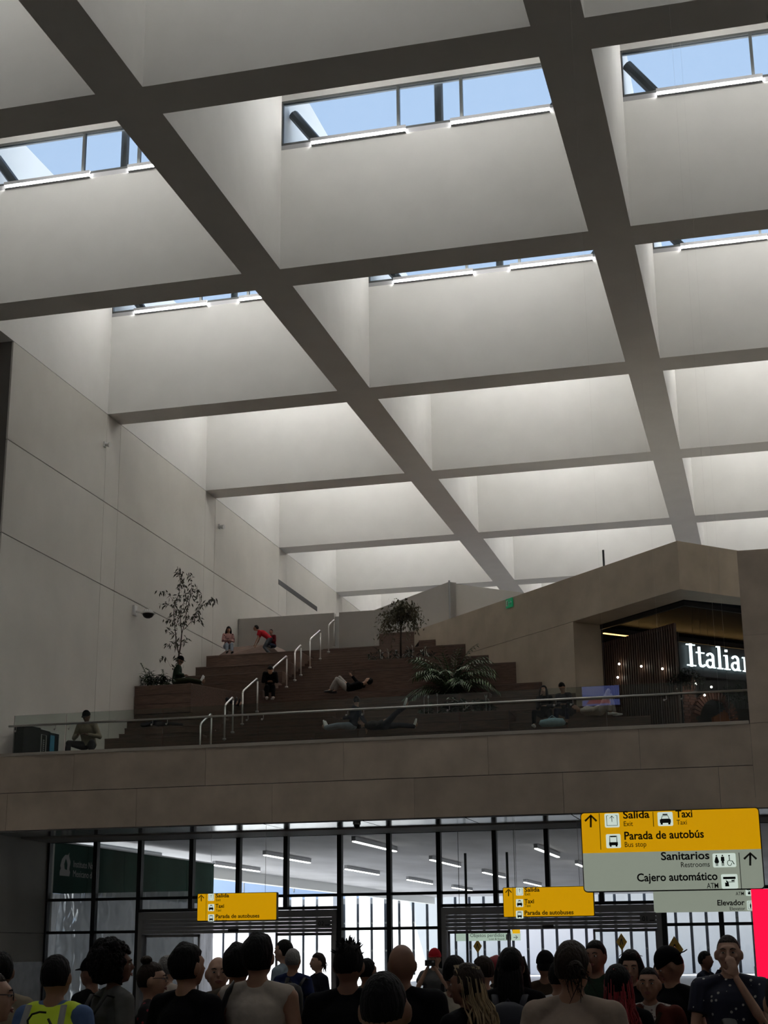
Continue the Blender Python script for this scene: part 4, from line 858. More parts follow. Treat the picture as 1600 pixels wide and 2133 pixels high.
def person(label, loc, yaw, J, skin='mid', hair='short', hc='black', top=None, sleeve='long', legs=None, hyaw=0, hpit=0, hroll=0, vox=.016, face=False, group='crowd waiting in the arrivals hall', shoes=None, female=False, beard=False, heavy=1.0, rot=None, tilt=None):
    s = J['s']; t = tag(empty('person', loc, yaw), label, 'person', group)
    if rot: t.rotation_euler = rot
    top = top or cloth('black', (.006, .006, .0075)); legs = legs or cloth('denim', (.035, .05, .085)); shoes = shoes or M['black']; W = J.get('wide', 1)*heavy
    HR = Matrix.Rotation(hyaw, 3, 'Z') @ Matrix.Rotation(hpit, 3, 'X') @ Matrix.Rotation(hroll, 3, 'Y')
    if tilt: HR = tilt @ HR
    h = J['head']; hk = 1.07; P = lambda x, y, z: h+(HR @ V(x, y, z))*s*hk
    m = MB()
    pel, wa, ch_, nk = J['pelvis'], J['waist'], J['chest'], J['neck']
    up_ = (nk-ch_).normalized(); sh = (J['shr']+J['shl'])/2
    spine = [pel-(wa-pel).normalized()*.07*s, pel, wa, ch_, ch_.lerp(sh, .62), sh+up_*.03*s]
    rr_ = [(.12, .09), (.165, .115), (.135, .10), (.165, .12), (.15, .105), (.07, .06)]
    if female: rr_ = [(.12, .09), (.17, .12), (.12, .095), (.145, .12), (.135, .10), (.06, .055)]
    rr_ = [(a*s*W, b*s*(.35+.65*W)) for a, b in rr_]
    m.tube(spine, rr_, 14)
    nr = .056 if not female else .047
    m.tube([sh-up_*.02*s, nk, h+(HR @ V(0, -.012, -.045))*s], [nr*1.3*s, nr*s, nr*s*.98], 12)
    m.tube([nk-up_*.01*s, J['shr'].lerp(nk, .5)-up_*.012*s, J['shr']], [.044*s, .042*s, .050*s*W], 10); m.tube([nk-up_*.01*s, J['shl'].lerp(nk, .5)-up_*.012*s, J['shl']], [.044*s, .042*s, .050*s*W], 10)
    m.ball(P(0, -.012, .0), (.076*s*1.07, .095*s*1.07, .108*s*1.07), 18, 14, HR); m.ball(P(0, .022, -.052), (.057*s*1.07, .060*s*1.07, .058*s*1.07), 14, 10, HR); m.ball(P(0, .060, -.086), (.024*s*1.07, .020*s*1.07, .020*s*1.07), 10, 8, HR)
    m.ball(P(0, .066, .03), (.052*s*1.07, .022*s*1.07, .022*s*1.07), 10, 8, HR)   # brow ridge
    for sg in (1, -1): m.ball(P(sg*.040, .058, -.022), (.022*s*1.07, .022*s*1.07, .022*s*1.07), 8, 6, HR); m.ball(P(sg*.083, -.006, -.012), (.012*s*1.07, .020*s*1.07, .032*s*1.07), 8, 6, HR)
    m.tube([P(0, .080, .018), P(0, .100, -.012), P(0, .108, -.026)], [.009*s*1.07, .012*s*1.07, .016*s*1.07], 8); m.ball(P(0, .079, -.054), (.024*s*1.07, .014*s*1.07, .013*s*1.07), 8, 6, HR)
    for k, sg in (('r', 1), ('l', -1)):
        S_, E_, H_ = J['sh'+k], J['el'+k], J['ha'+k]; a_ = .95+.25*(W-1)
        m.tube([S_, S_.lerp(E_, .35), E_, E_.lerp(H_, .3), H_], [.052*s*W, .047*s*a_, .037*s, .037*s, .024*s], 10)
        m.ball(S_, .054*s*W, 10, 8); m.ball(E_, .037*s, 8, 6)
        fd = H_-E_; nrm = V(-sg, .2, 0) if abs(fd.normalized().z) > .7 else V(0, .3, -1)
        if k+'n' in J: nrm = J[k+'n']
        hd_ = J.get(k+'d', fd); hand(m, H_, hd_, nrm, s, J.get('curl', .5), side=sg)
        Hp, Kn, An = J['hip'+k], J['kn'+k], J['an'+k]
        m.tube([Hp, Hp.lerp(Kn, .3), Kn, Kn.lerp(An, .3), An], [.088*s*(.5+.5*W), .080*s*(.5+.5*W), .054*s, .055*s, .037*s], 12); m.ball(Hp, .09*s, 10, 8); m.ball(Kn, .055*s, 8, 6)
        ft = J.get('ft'+k, V(0, 1, 0)); m.tube([An, An+ft*.09*s-V(0, 0, .04*s), An+ft*.16*s-V(0, 0, .055*s)], [.036*s, .034*s, .022*s], 8)
    me = remesh(m, vox, 2 if vox < .012 else 2); me.materials.append(SK[skin]); inst('body', me, t)
    # shirt
    m = MB(); g = .014*s
    m.tube([pel-(wa-pel).normalized()*.03*s]+[pel, wa, ch_, ch_.lerp(sh, .62), sh+up_*.028*s, sh+up_*.066*s], [(a+g, b+g) for a, b in rr_]+[(.062*s, .060*s)], 14)
    slv = {'long': 1.0, 'short': .32, 'none': 0, 'mid': .5}[sleeve]
    for k in 'rl':
        S_, E_, H_ = J['sh'+k], J['el'+k], J['ha'+k]
        m.tube([nk-up_*.02*s, S_.lerp(nk, .46)-up_*.006*s, S_], [.038*s, .044*s+g*.8, .054*s*W+g], 10)
        if slv == 0: m.ball(S_.lerp(nk, .12), .05*s*W+g, 10, 8); continue
        pts = [S_, S_.lerp(E_, .5), E_, E_.lerp(H_, .5), E_.lerp(H_, .93)]; rd = [.055*s*W+g, .052*s+g, .046*s+g, .042*s+g*.8, .034*s+g*.7]
        if slv < 1: pts = [S_, S_.lerp(E_, .4), S_.lerp(E_, .62 if slv < .5 else .9)]; rd = [.055*s*W+g, .056*s+g*1.1, .052*s+g*1.4]
        m.tube(pts, rd, 10); m.ball(S_, .056*s*W+g, 10, 8)
        if slv == 1: m.ball(E_, .046*s+g, 8, 6)
    me = remesh(m, max(vox, .012), 2, 'shirt'); me.materials.append(top); inst('shirt', me, t)
    m = MB(); m.tube([wa.lerp(pel, .5), pel, pel-(wa-pel).normalized()*.08*s], [(a+g*.6, b+g*.6) for a, b in (rr_[2], rr_[1], rr_[0])], 12)
    for k in 'rl':
        Hp, Kn, An = J['hip'+k], J['kn'+k], J['an'+k]
        m.tube([Hp, Hp.lerp(Kn, .3), Kn, Kn.lerp(An, .3), Kn.lerp(An, .97)], [.088*s*(.5+.5*W)+g, .080*s*(.5+.5*W)+g, .056*s+g, .056*s+g, .046*s+g], 12); m.ball(Hp, .092*s+g*.6, 10, 8); m.ball(Kn, .056*s+g, 8, 6)
    me = remesh(m, max(vox, .018), 2, 'trousers'); me.materials.append(legs); inst('trousers', me, t)
    for k in 'rl':
        An = J['an'+k]; ft = J.get('ft'+k, V(0, 1, 0)); fu = V(0, 0, 1) if abs(ft.z) < .7 else V(0, 1, 0); fu = (fu-ft*fu.dot(ft)).normalized(); m = MB()
        b = An-fu*.045*s-ft*.05*s; m.tube([b, b+ft*.10*s, b+ft*.2*s, b+ft*.26*s], [(.038*s, .040*s), (.045*s, .042*s), (.047*s, .030*s), (.030*s, .020*s)], 10); m.build('shoe', shoes, t, smooth=True)
    # face
    if face:
        for sg in (1, -1):
            e_ = MB(); e_.ball(P(sg*.031, .0745, .006), (.0125*s, .009*s, .006*s), 10, 8, HR); eo = e_.build('eye', EYEW, t, smooth=True)
            q = MB(); q.ball(P(sg*.031, .0835, .006), (.0066*s, .0035*s, .0056*s), 8, 6, HR); q.build('iris', IRIS, eo, smooth=True)
            q = MB(); q.tube([P(sg*.014, .088, .026), P(sg*.030, .087, .032), P(sg*.050, .074, .027)], [.0035*s, .0042*s, .0025*s], 6); q.build('eyebrow', HAIR[hc if hc in ('black', 'brown') else 'brown'], t, smooth=True)
        q = MB(); q.tube([P(-.024, .085, -.054), P(-.008, .0935, -.051), P(.008, .0935, -.051), P(.024, .085, -.054)], [.003*s, .0058*s, .0058*s, .003*s], 6); q.tube([P(-.022, .085, -.058), P(0, .094, -.062), P(.022, .085, -.058)], [.003*s, .0065*s, .003*s], 6); q.build('lips', LIP, t, smooth=True)
    # hair
    def hairball(c, r, cutz=-.25, n=22, k=16, noise=.0, fr=.25, ns=25):
        m = MB(); m.ball((0, 0, 0), (1, 1, 1), n, k); out = []
        for v in m.v:
            v = Vector(v); q = V(v.x*r[0], v.y*r[1], v.z*r[2])
            lo = min(1, max(0, (cutz-.12-v.z)/.22)); fo = min(1, max(0, (v.y-fr)/.12))*min(1, max(0, (.56-v.z)/.1)); q *= 1-.22*max(lo, fo*.75)
            if noise: q *= 1+noise*mno.noise(q*ns)
            out.append(tuple(P(*(q+V(*c)))))
        m.v = out; return m
    hm = HAIR.get(hc, HAIR['black'])
    if hair in ('short', 'crop'): hairball((0, -.018, .013), (.084, .100, .112) if hair == 'short' else (.0765, .095, .1055), -.42, noise=.05 if hair == 'short' else 0).build('hair', hm, t, smooth=True)
    elif hair == 'spiky':
        hb = hairball((0, -.016, .016), (.085, .102, .115), -.4, noise=.08)
        for i in range(70):
            a1, a2 = R_.uniform(0, 2*PI), R_.uniform(.1, 1.2); d = V(math.cos(a1)*math.sin(a2), math.sin(a1)*math.sin(a2), math.cos(a2)); b0 = V(d.x*.08, d.y*.095-.016, d.z*.11+.016)
            hb.tube([P(*b0), P(*(b0+d*R_.uniform(.02, .04)))], [.007*s, .001*s], 4)
        hb.build('hair', hm, t, smooth=True)
    elif hair == 'full': hairball((0, -.022, .014), (.090, .108, .118), -.55, noise=.10, ns=18).build('hair', hm, t, smooth=True)
    elif hair == 'balding': hairball((0, -.026, -.012), (.0815, .096, .085), -.5, fr=.1).build('hair', hm, t, smooth=True)
    elif hair == 'bun':
        hb = hairball((0, -.016, .012), (.083, .101, .110), -.5, noise=.04); hb.ball(P(.05, -.10, -.01), (.040*s, .040*s, .045*s), 12, 9, HR)
        for i in range(26):
            a1 = R_.uniform(0, 2*PI); b0 = V(.06+.03*math.cos(a1), -.125, -.01+.03*math.sin(a1)); hb.tube([P(*b0), P(b0.x+R_.uniform(-.03, .06), b0.y-.02, b0.z-R_.uniform(.0, .05)), P(b0.x+R_.uniform(-.04, .08), b0.y-.01, b0.z-R_.uniform(.05, .13))], [.005*s, .004*s, .001*s], 4)
        hb.build('hair', hm, t, smooth=True)
    elif hair == 'topbun':
        hb = hairball((0, -.016, .012), (.083, .101, .110), -.45, noise=.04); hb.ball(P(0, -.05, .13), (.050*s, .045*s, .035*s), 12, 9, HR); hb.build('hair', hm, t, smooth=True)
    elif hair == 'afro':
        hb = hairball((0, -.05, .02), (.135, .135, .145), -.75, 36, 26, .22, fr=.55, ns=22)
        for i in range(420):
            a1, a2 = R_.uniform(0, 2*PI), math.acos(R_.uniform(-.7, 1)); d = V(math.cos(a1)*math.sin(a2), math.sin(a1)*math.sin(a2), math.cos(a2))
            if d.y > .6 and d.z < .4: continue
            b0 = V(d.x*.133, d.y*.133-.05, d.z*.143+.02); hb.ball(P(*b0), R_.uniform(.008, .019)*s, 5, 4)
        hb.build('hair', hm, t, smooth=True)
    elif hair in ('long', 'braids', 'redbraids'):
        hb = hairball((0, -.018, .013), (.088, .104, .114), -.6, noise=.04)
        if hair == 'long':
            hb.tube([P(0, -.05, .04), P(0, -.075, -.08), P(0, -.09, -.22), P(0, -.10, -.36)], [(.08*s, .05*s), (.092*s, .05*s), (.10*s, .045*s), (.07*s, .03*s)], 14)
            for sg in (1, -1): hb.tube([P(sg*.06, .02, .06), P(sg*.088, .02, -.05), P(sg*.10, .03, -.18), P(sg*.09, .05, -.30)], [.03*s, .034*s, .036*s, .02*s], 8)
        hb.build('hair', hm if hair != 'redbraids' else HAIR['black'], t, smooth=True)
        if hair != 'long':
            q = MB()
            for i in range(90 if hair == 'braids' else 60):
                a1 = R_.uniform(-.15, PI+.15); x0, y0 = .086*math.cos(a1), -.018-.10*math.sin(a1); z0 = R_.uniform(-.02, .10)
                if z0 > .04: x0 *= .7; y0 *= .8
                L = R_.uniform(.20, .40); j = .026; pts = [P(x0*.5, y0*.3+.05, .112 if z0 > .03 else .09), P(x0, y0, z0), P(x0*1.12, y0-.015, -.08)]
                for u in range(1, 7): pts.append(P(x0*1.15+R_.uniform(-j, j)+ (.0), y0-.03-.06*u/6+R_.uniform(-j, j)*.6, -.08-L*u/6))
                q.tube(pts, [.0035*s]*3+[(.0052+.003*((u) % 2))*s for u in range(6)], 5)
            q.build('braids', HAIR['fair'] if hair == 'braids' else HAIR['red'], t, smooth=True)
    if beard: b = MB(); b.ball(P(0, .03, -.07), (.055*s, .055*s, .045*s), 12, 8, HR); b.build('beard', hm, t, smooth=True)
    t['P'] = 0; del t['P']
    return t, P, s, HR
def cap(t, P, s, HR, m_, back=False, name='cap'):
    q = MB(); q.ball((0, 0, 0), (1, 1, 1), 20, 14); out = []
    for v in q.v:
        v = Vector(v); z = v.z*.118 if v.z > -.05 else v.z*.02; out.append(tuple(P(v.x*.09, v.y*.108-.012, z+.028)))
    q.v = out; sg = -1 if back else 1
    q.prism([P(x, (y-.012)*sg-.012, .034-.012*(y > .12)) for x, y in [(-.068, .085), (-.058, .145), (0, .175), (.058, .145), (.068, .085)]], (HR @ V(0, 0, .008))*s)
    q.build(name, m_, t, smooth=True)
def glasses(t, P, s, HR):
    q = MB()
    for sg in (1, -1):
        q.tube([P(sg*.031+.024*math.cos(a), .094, .004+.019*math.sin(a)) for a in [i*PI/5 for i in range(11)]], .0022*s, 5); q.tube([P(sg*.055, .092, .01), P(sg*.080, .03, .012), P(sg*.080, -.02, .004)], .0025*s, 5)
    q.tube([P(-.008, .096, .008), P(.008, .096, .008)], .0022*s, 5); q.build('glasses', M['black'], t)
def pack(label, t, J, m_, dx=0, dz=0, s=1.0, group=None, dy=0, name='backpack'):
    """a pack worn on the back: a thing of its own"""
    sh = (J['shr']+J['shl'])/2; c = Matrix.Rotation(t.rotation_euler.z, 3, 'Z') @ V(dx, sh.y-.235+dy, 0); z = sh.z-.27+dz
    o = tag(empty(name, (t.location.x+c.x, t.location.y+c.y, z), t.rotation_euler.z), label, 'bag', group)
    b = MB(); b.tube([(0, 0, -.24*s), (0, 0, -.2*s), (0, 0, .14*s), (0, 0.01, .22*s), (0, .02, .25*s)], [(.11*s, .06*s), (.15*s, .09*s), (.15*s, .088*s), (.12*s, .07*s), (.05*s, .03*s)], 16); b.build('bag_body', m_, o, smooth=True)
    b = MB(); b.tube([(0, -.07*s, -.2*s), (0, -.095*s, -.17*s), (0, -.095*s, -.02*s), (0, -.08*s, .02*s)], [(.08*s, .03*s), (.11*s, .04*s), (.11*s, .04*s), (.08*s, .02*s)], 12); b.build('front_pocket', m_, o, smooth=True)
    for sg in (1, -1):
        b = MB(); b.tube([(sg*.08, .03, .2*s), (sg*.105, .13, .31), (sg*.115, .26, .27), (sg*.13, .365, .1), (sg*.15, .30, -.1), (sg*.13, .10, -.18)], [(.025, .006)]*6, 8); b.build('strap', m_, o, smooth=True)
    b = MB(); b.tube([(-.03, .0, .235*s), (0, 0, .275*s), (.03, 0, .235*s)], .006, 6); b.build('grab_loop', m_, o, smooth=True)
    return o
PEOPLE = []
def crowd(label, px, ytop, D, yaw, **k):
    p = aty(px, ytop, D); k = dict(k); H = p.z-.006; J = stand(H, k.pop('arms', 'down'), k.pop('lean', 0), k.pop('wide', 1.0)); k.setdefault('vox', .015 if D < 13 else .02)
    J.update(k.pop('J', {}))
    hx = J['head']; c, s_ = math.cos(math.radians(yaw)), math.sin(math.radians(yaw)); ox, oy = c*hx.x-s_*hx.y, s_*hx.x+c*hx.y
    for q in ('hyaw', 'hpit', 'hroll'): 
        if q in k: k[q] = math.radians(k[q])
    t, P, s, HR = person(label, (p.x-ox, D-oy, 0), math.radians(yaw), J, **k); PEOPLE.append((label, round(H, 2)))
    return t, P, s, HR, J
BK = cloth('black', (.006, .006, .0075)); WH = cloth('offwhite', (.50, .44, .38)); CR_ = cloth('cream', (.42, .38, .30)); GY = cloth('grey', (.13, .13, .13)); TAN = cloth('tan', (.30, .25, .18)); NV = cloth('navy', (.018, .028, .085)); BL = cloth('blueshirt', (.10, .16, .32))
BG = cloth('burgundy', (.075, .018, .012)); OL = cloth('olive', (.06, .06, .035)); RED = cloth('red', (.45, .02, .03)); GN = cloth('green', (.02, .035, .022)); BR = cloth('brownjacket', (.05, .035, .022)); HV = mat('hivis', (.48, .62, .03), .7, emis=(.5, .65, .02), es=.02); BEI = cloth('beige', (.38, .30, .245))
PKB = mat('pack_black', (.01, .01, .012), .7)
# left group
crowd('person in a tan fleece with dark hair at the far left edge, back turned', 3, 1982, 9.5, 20, top=TAN, hc='black', skin='brown')
t, P, s, HR, J = crowd('person in black rimmed glasses and light brown top, cut off by the left edge', -14, 2018, 6.4, -60, top=cloth('lightbrown', (.42, .24, .15)), hc='brown', skin='light', face=True, hair='crop', vox=.012); glasses(t, P, s, HR)
t, P, s, HR, J = crowd('man in a yellow green safety vest over blue sleeves at the bottom left', 122, 1989, 8.5, -4, top=BL, hair='short', skin='mid', wide=1.08, vox=.013)
def vest(t, J, s, mark=True):
    g = .034*s; m = MB(); sh = (J['shr']+J['shl'])/2; W = J['wide']
    m.tube([J['pelvis'], J['waist'], J['chest'], J['chest'].lerp(sh, .62), sh+V(0, 0, .02*s), sh+V(0, 0, .058*s)], [(a*s*W+g, b*s+g) for a, b in ((.165, .115), (.145, .105), (.165, .12), (.155, .105), (.085, .065), (.055, .050))], 18)
    for k in 'rl': m.tube([J['neck']-V(0, 0, .045*s), J['sh'+k].lerp(J['neck'], .42)+V(0, 0, -.004), J['sh'+k].lerp(J['neck'], .12)], [.04*s, .062*s, .066*s], 10)
    me = remesh(m, .014, 3, 'vest'); me.materials.append(HV); v = inst('safety_vest', me, t)
    if mark:
        y = -.175*s; q = MB(); c = V(.0, y, 1.365*s)
        pts = [(.045, .055), (0.0, .058), (-.05, .045), (-.078, .01), (-.07, -.04), (-.03, -.075), (.03, -.082), (.075, -.055), (.085, -.02), (.06, .02)]
        q.tube([c+V(x*s, 0, z*s) for x, z in pts], [(r*s, .006) for r in (.002, .005, .007, .007, .006, .008, .012, .016, .015, .010)], 8); q.build('printed_mark', INK, v)
        text('GN', .11*s, (-.06*s, y-.004, 1.19*s), v, INK, bold=.02)
        rm = mat('reflect', (.35, .35, .34), .4)
        for sg in (1, -1): MB().tube([(sg*.118*s, -.10*s, 1.46*s), (sg*.128*s, -.155*s, 1.33*s), (sg*.125*s, -.165*s, 1.10*s)], [(.022*s, .006)]*3, 6).build('reflective_strip', rm, v)
vest(t, J, s)
t, P, s, HR, J = crowd('person in a dark cap and dark coat facing left, behind the curly haired woman', 190, 1996, 12.5, 75, top=BK, hair='crop', skin='brown'); cap(t, P, s, HR, BK)
t, P, s, HR, J = crowd('woman with big black curly hair in a grey denim jacket, head turned right', 246, 1969, 9.9, -38, top=cloth('greydenim', (.12, .12, .115)), hair='afro', skin='dark', hyaw=-25, female=True, wide=.95, face=True)
pack('black crossed bag on the back of the curly haired woman', t, J, PKB, dx=.0, dz=0, s=.8)
t, P, s, HR, J = crowd('woman with brown top knot and glasses facing right, in a red and dark top', 320, 2003, 10.2, -75, top=dotted('reddark', (.012, .01, .012), (.35, .03, .05), 26, .3), hair='topbun', hc='brown', skin='light', female=True, face=True, wide=.9); glasses(t, P, s, HR)
crowd('person with grey white hair in a pale top, half hidden behind the man in black', 352, 1990, 14, -20, top=WH, hc='grey', skin='light')
crowd('dark haired man in black seen from behind, left of the balding man', 396, 1966, 8.9, -22, top=BK, hair='full', skin='mid', sleeve='short', wide=1.12, hyaw=-10)
crowd('balding older man in a black top looking right, between two dark haired men', 455, 1989, 10.6, 165, top=BK, hair='balding', hc='grey', skin='light', hyaw=38, face=True, vox=.012)
crowd('person with thick dark hair partly hidden behind the man in the sleeveless white shirt', 497, 1966, 9.6, 10, top=cloth('taupe', (.09, .075, .06)), hair='full', skin='mid')
t, P, s, HR, J = crowd('man in a sleeveless off-white shirt seen from behind, black strap on one shoulder', 541, 1945, 9.0, -3, top=WH, hair='full', skin='mid', sleeve='none', wide=1.1, vox=.013)
o = tag(empty('shoulder_bag', (t.location.x-.30, t.location.y-.12, 1.0)), 'black bag hanging from the left shoulder of the man in white', 'bag')
b = MB(); b.tube([(0, 0, -.18), (0, 0, -.15), (0, 0, .12), (0, 0, .16)], [(.08, .06), (.11, .09), (.11, .09), (.07, .05)], 14); b.build('bag_body', PKB, o, smooth=True)
b = MB(); b.tube([(.02, -.02, .14), (.11, -.055, .3), (.155, -.015, .46), (.15, .09, .505), (.14, .2, .44), (.05, .16, .1)], [(.032, .008)]*6, 8); b.build('strap', PKB, o, smooth=True)
crowd('tall man with dark hair in a pale blue T-shirt looking left, before the left door', 590, 1957, 18, 80, top=cloth('paleblue', (.25, .32, .38)), hair='short', skin='light', sleeve='short', face=True, vox=.016)
t, P, s, HR, J = crowd('person in a navy T-shirt with short light hair, seen from behind near the left door', 612, 1976, 17, -10, top=NV, hair='short', hc='grey', skin='mid', sleeve='short')
pack('dark backpack on the person in navy near the left door', t, J, PKB, dx=.1)
crowd('woman in dark clothes with tied back hair at the left door', 661, 1984, 20, 130, top=cloth('inkblue', (.015, .018, .03)), hair='bun', hc='brown', skin='light', female=True, face=True)
crowd('man with spiky black hair in a black jacket, seen from behind at the centre left', 727, 1963, 9.1, 4, top=BK, hair='spiky', skin='brown', wide=1.1)
crowd('person with short dark hair right behind the spiky haired man', 767, 1996, 14.5, -30, top=GN, hair='short', skin='brown')
t, P, s, HR, J = crowd('man with cropped black hair in a yellow collared vest, nearest at the bottom centre', 802, 2020, 5.0, -2, top=BK, hair='crop', skin='brown', wide=1.1, vox=.012); vest(t, J, s, False)
crowd('bald man in a black T-shirt seen from behind, right of the centre', 838, 1962, 9.4, -8, top=BK, hair='none', skin='brown', sleeve='short', wide=1.2, heavy=1.08)
t, P, s, HR, J = crowd('man in a red cap holding a phone up towards us, before the right door', 905, 1978, 22, 180, top=GY, hair='crop', skin='light', arms='phone', sleeve='short', face=True, vox=.014); cap(t, P, s, HR, RED)
o = tag(empty('smartphone', (t.location.x, t.location.y-.31, 1.56*s)), 'phone held up by the man in the red cap', 'phone'); MB().box(-.075, -.005, -.04, .075, .005, .04).build('phone_case', M['black'], o, bevel=.004); MB().box(.03, -.008, .005, .06, -.005, .03).build('camera_bump', M['alu'], o)
pack('dark backpack of the man in the red cap, straps over his shoulders', t, J, PKB)
crowd('dark haired man in a cream polo shirt, behind the woman with blonde braids', 948, 1990, 11, -5, top=CR_, hair='short', skin='brown', sleeve='short', wide=1.1)
crowd('woman with long blonde braids over a black jacket, looking left', 968, 2007, 9.0, 62, top=BK, hair='braids', hc='brown', skin='brown', female=True, face=True, vox=.012, hpit=-2, hyaw=18)
t, P, s, HR, J = crowd('woman in a grey knit hoodie looking left, behind the blonde braids', 1003, 1991, 13, 60, top=cloth('greyknit', (.15, .15, .14)), hair='short', hc='brown', skin='light', female=True, face=True)
crowd('person in a red head covering behind the grey hoodie', 1027, 1992, 15.5, 110, top=BR, hair='full', hc='red', skin='light', female=True)
t, P, s, HR, J = crowd('woman with long straight black hair seen from behind before the right door', 1064, 1974, 10.8, 3, top=BK, hair='long', skin='mid', female=True, sleeve='short')
pack('dark navy backpack on the woman with long black hair', t, J, mat('pack_navy', (.015, .017, .028), .7), s=1.05)
t, P, s, HR, J = crowd('man in a dark cap and brown jacket seen from behind in the right doorway', 1136, 1984, 15, 0, top=BR, hair='crop', skin='brown'); cap(t, P, s, HR, BK)
crowd('person in a white long sleeved top, half hidden behind the beige shirt', 1163, 2002, 12, 10, top=cloth('white', (.55, .55, .55)), hair='short', skin='mid', wide=1.05)
crowd('person with a messy brown bun in a beige shirt, seen from behind', 1192, 1958, 7.8, -14, top=BEI, hair='bun', hc='brown', skin='mid', female=False, wide=1.12, J={}, vox=.013)
crowd('man in a dark green jacket facing us behind the messy bun', 1238, 1959, 13, 165, top=GN, hair='short', skin='brown', face=True)
crowd('woman with red braids through black hair, back turned, beside the woman in burgundy', 1284, 2009, 10, 20, top=BK, hair='redbraids', skin='brown', female=True, wide=.95)
t, P, s, HR, J = crowd('long dark haired woman in black with sunglasses on her head, looking down', 1313, 1979, 12.6, 178, top=BK, hair='long', skin='light', female=True, face=True, hpit=-14, vox=.012)
q = MB()
for sg in (1, -1): q.ball(P(sg*.032, .06, .105), (.028*s, .012*s, .020*s), 10, 8, HR); q.tube([P(sg*.06, .055, .105), P(sg*.088, -.03, .07)], .003*s, 5)
q.tube([P(-.01, .068, .108), P(.01, .068, .108)], .003*s, 5); q.build('sunglasses', M['black'], t, smooth=True)
t, P, s, HR, J = crowd('older woman in a burgundy cardigan over a white lace top, facing us', 1350, 2013, 11, 176, top=dotted('lace', (.45, .40, .36), (.16, .10, .09), 45, .3), hair='crop', hc='black', skin='mid', female=True, face=True, vox=.012, heavy=1.1)
m = MB(); W = 1.1; sh = (J['shr']+J['shl'])/2; g = .032*s
for sg, k in ((1, 'r'), (-1, 'l')):
    m.tube([V(sg*.10, .02, .86)*s, V(sg*.10, .02, 1.08)*s, V(sg*.105, .015, 1.30)*s, V(sg*.10, .0, 1.42)*s, V(sg*.06, -.01, 1.46)*s], [(.095*s, .15*s), (.085*s, .145*s), (.09*s, .155*s), (.07*s, .10*s), (.03*s, .06*s)], 12)
    S_, E_, H_ = J['sh'+k], J['el'+k], J['ha'+k]; m.tube([S_, E_, E_.lerp(H_, .95)], [.085*s, .07*s, .055*s], 10); m.ball(S_, .083*s, 10, 8)
me = remesh(m, .014, 3, 'cardigan'); me.materials.append(BG); inst('cardigan', me, t)
q = MB(); q.tube([V(-.10, .17, 1.42)*s, V(.0, .20, 1.2)*s, V(.14, .19, .95)*s], [(.014*s, .004)]*3, 6); q.build('bag_strap', BR, t)
t, P, s, HR, J = crowd('man in a backwards black cap with orange emblem, head bowed', 1393, 1976, 12.2, 155, top=BK, hair='crop', skin='mid', face=True, hpit=-32, hyaw=-60, sleeve='short', vox=.013); cap(t, P, s, HR, BK, back=True)
q = MB(); q.tube([P(0.03+.016*math.cos(a), -.108, .075+.016*math.sin(a)) for a in [i*PI/4 for i in range(9)]], .005*s, 6); q.build('emblem', mat('emblem_orange', (.7, .28, .03), .5), t)
crowd('person in a grey T-shirt with crossed arms, half hidden behind the man in the cap', 1378, 1997, 13.6, 170, top=GY, hair='short', skin='mid', sleeve='short', arms='fold')
crowd('distant person silhouetted at the right window, hands raised to the face', 1470, 1981, 22, 250, top=cloth('inkblue', (.015, .018, .03)), hair='short', skin='brown', arms='phone')
t, P, s, HR, J = crowd('tall man in a navy shirt with small white print, hand over his mouth', 1515, 1946, 11.4, 180, top=dotted('print', (.010, .014, .035), (.45, .45, .42), 17, .17), hair='crop', hc='brown', skin='light', arms='mouth', sleeve='short', face=True, vox=.009, wide=1.14, J=dict(curl=.55, ld=V(.25, .02, 1), ln=V(.2, -1, .1), rn=V(0, -1, -.2)))
t, P, s, HR, J = crowd('person in black at the lower right corner, mostly outside the picture', 1640, 2008, 5.6, 5, top=BK, hair='short', skin='mid')
o = pack('black bag with golden leaf pattern and yellow piping at the lower right corner', t, J, dotted('leafprint', (.012, .012, .010), (.32, .20, .05), 14, .33), dx=-.11, dz=.12, s=1.1)
q = MB(); q.tube([(-.16, -.03, -.1), (-.163, -.03, .12), (-.12, -.03, .24), (0, -.03, .285)], .007, 6); q.build('piping', mat('piping', (.45, .36, .06), .5), o, smooth=True)

# upper level figures -------------------------------------------------
def pose(s, **k): J = dict(s=s, wide=1.0); J.update({a: Vector(b) for a, b in k.items()}); return J
def seated(s, knee_sp=.12, lean=0.0, hands=None, shin=.42, reach=.0):
    """sitting figure, hips at the origin height; feet forward and down"""
    z = .10*s; J = pose(s, pelvis=(0, 0, z), waist=(0, -.01+lean*.15, z+.14*s), chest=(0, lean*.5, z+.34*s), neck=(0, lean*.9, z+.50*s), head=(0, lean*1.05+.02, z+.66*s))
    for sg, k in ((1, 'r'), (-1, 'l')):
        J['sh'+k] = V(sg*.17*s, lean*.8, z+.45*s); J['hip'+k] = V(sg*.09*s, .02, z-.01); J['kn'+k] = V(sg*knee_sp*s, .42*s, z+.02*s); J['an'+k] = V(sg*(knee_sp+.0)*s, .45*s, z+.02*s-shin*s)
        J['el'+k] = V(sg*.22*s, lean*.6+.04, z+.2*s); J['ha'+k] = V(sg*.07*s, .27*s, z+.2*s+reach)
    if hands: J.update({k: Vector(v) for k, v in hands.items()})
    return J
UG = 'people resting on the timber steps'
def up(label, px, py, D, yaw, J, **k):   # px, py = where the hips rest
    p = aty(px, py, D); k.setdefault('group', UG); k.setdefault('vox', .022)
    for q in ('hyaw', 'hpit', 'hroll'):
        if q in k: k[q] = math.radians(k[q])
    return person(label, (p.x, D, p.z), math.radians(yaw), J, **k)
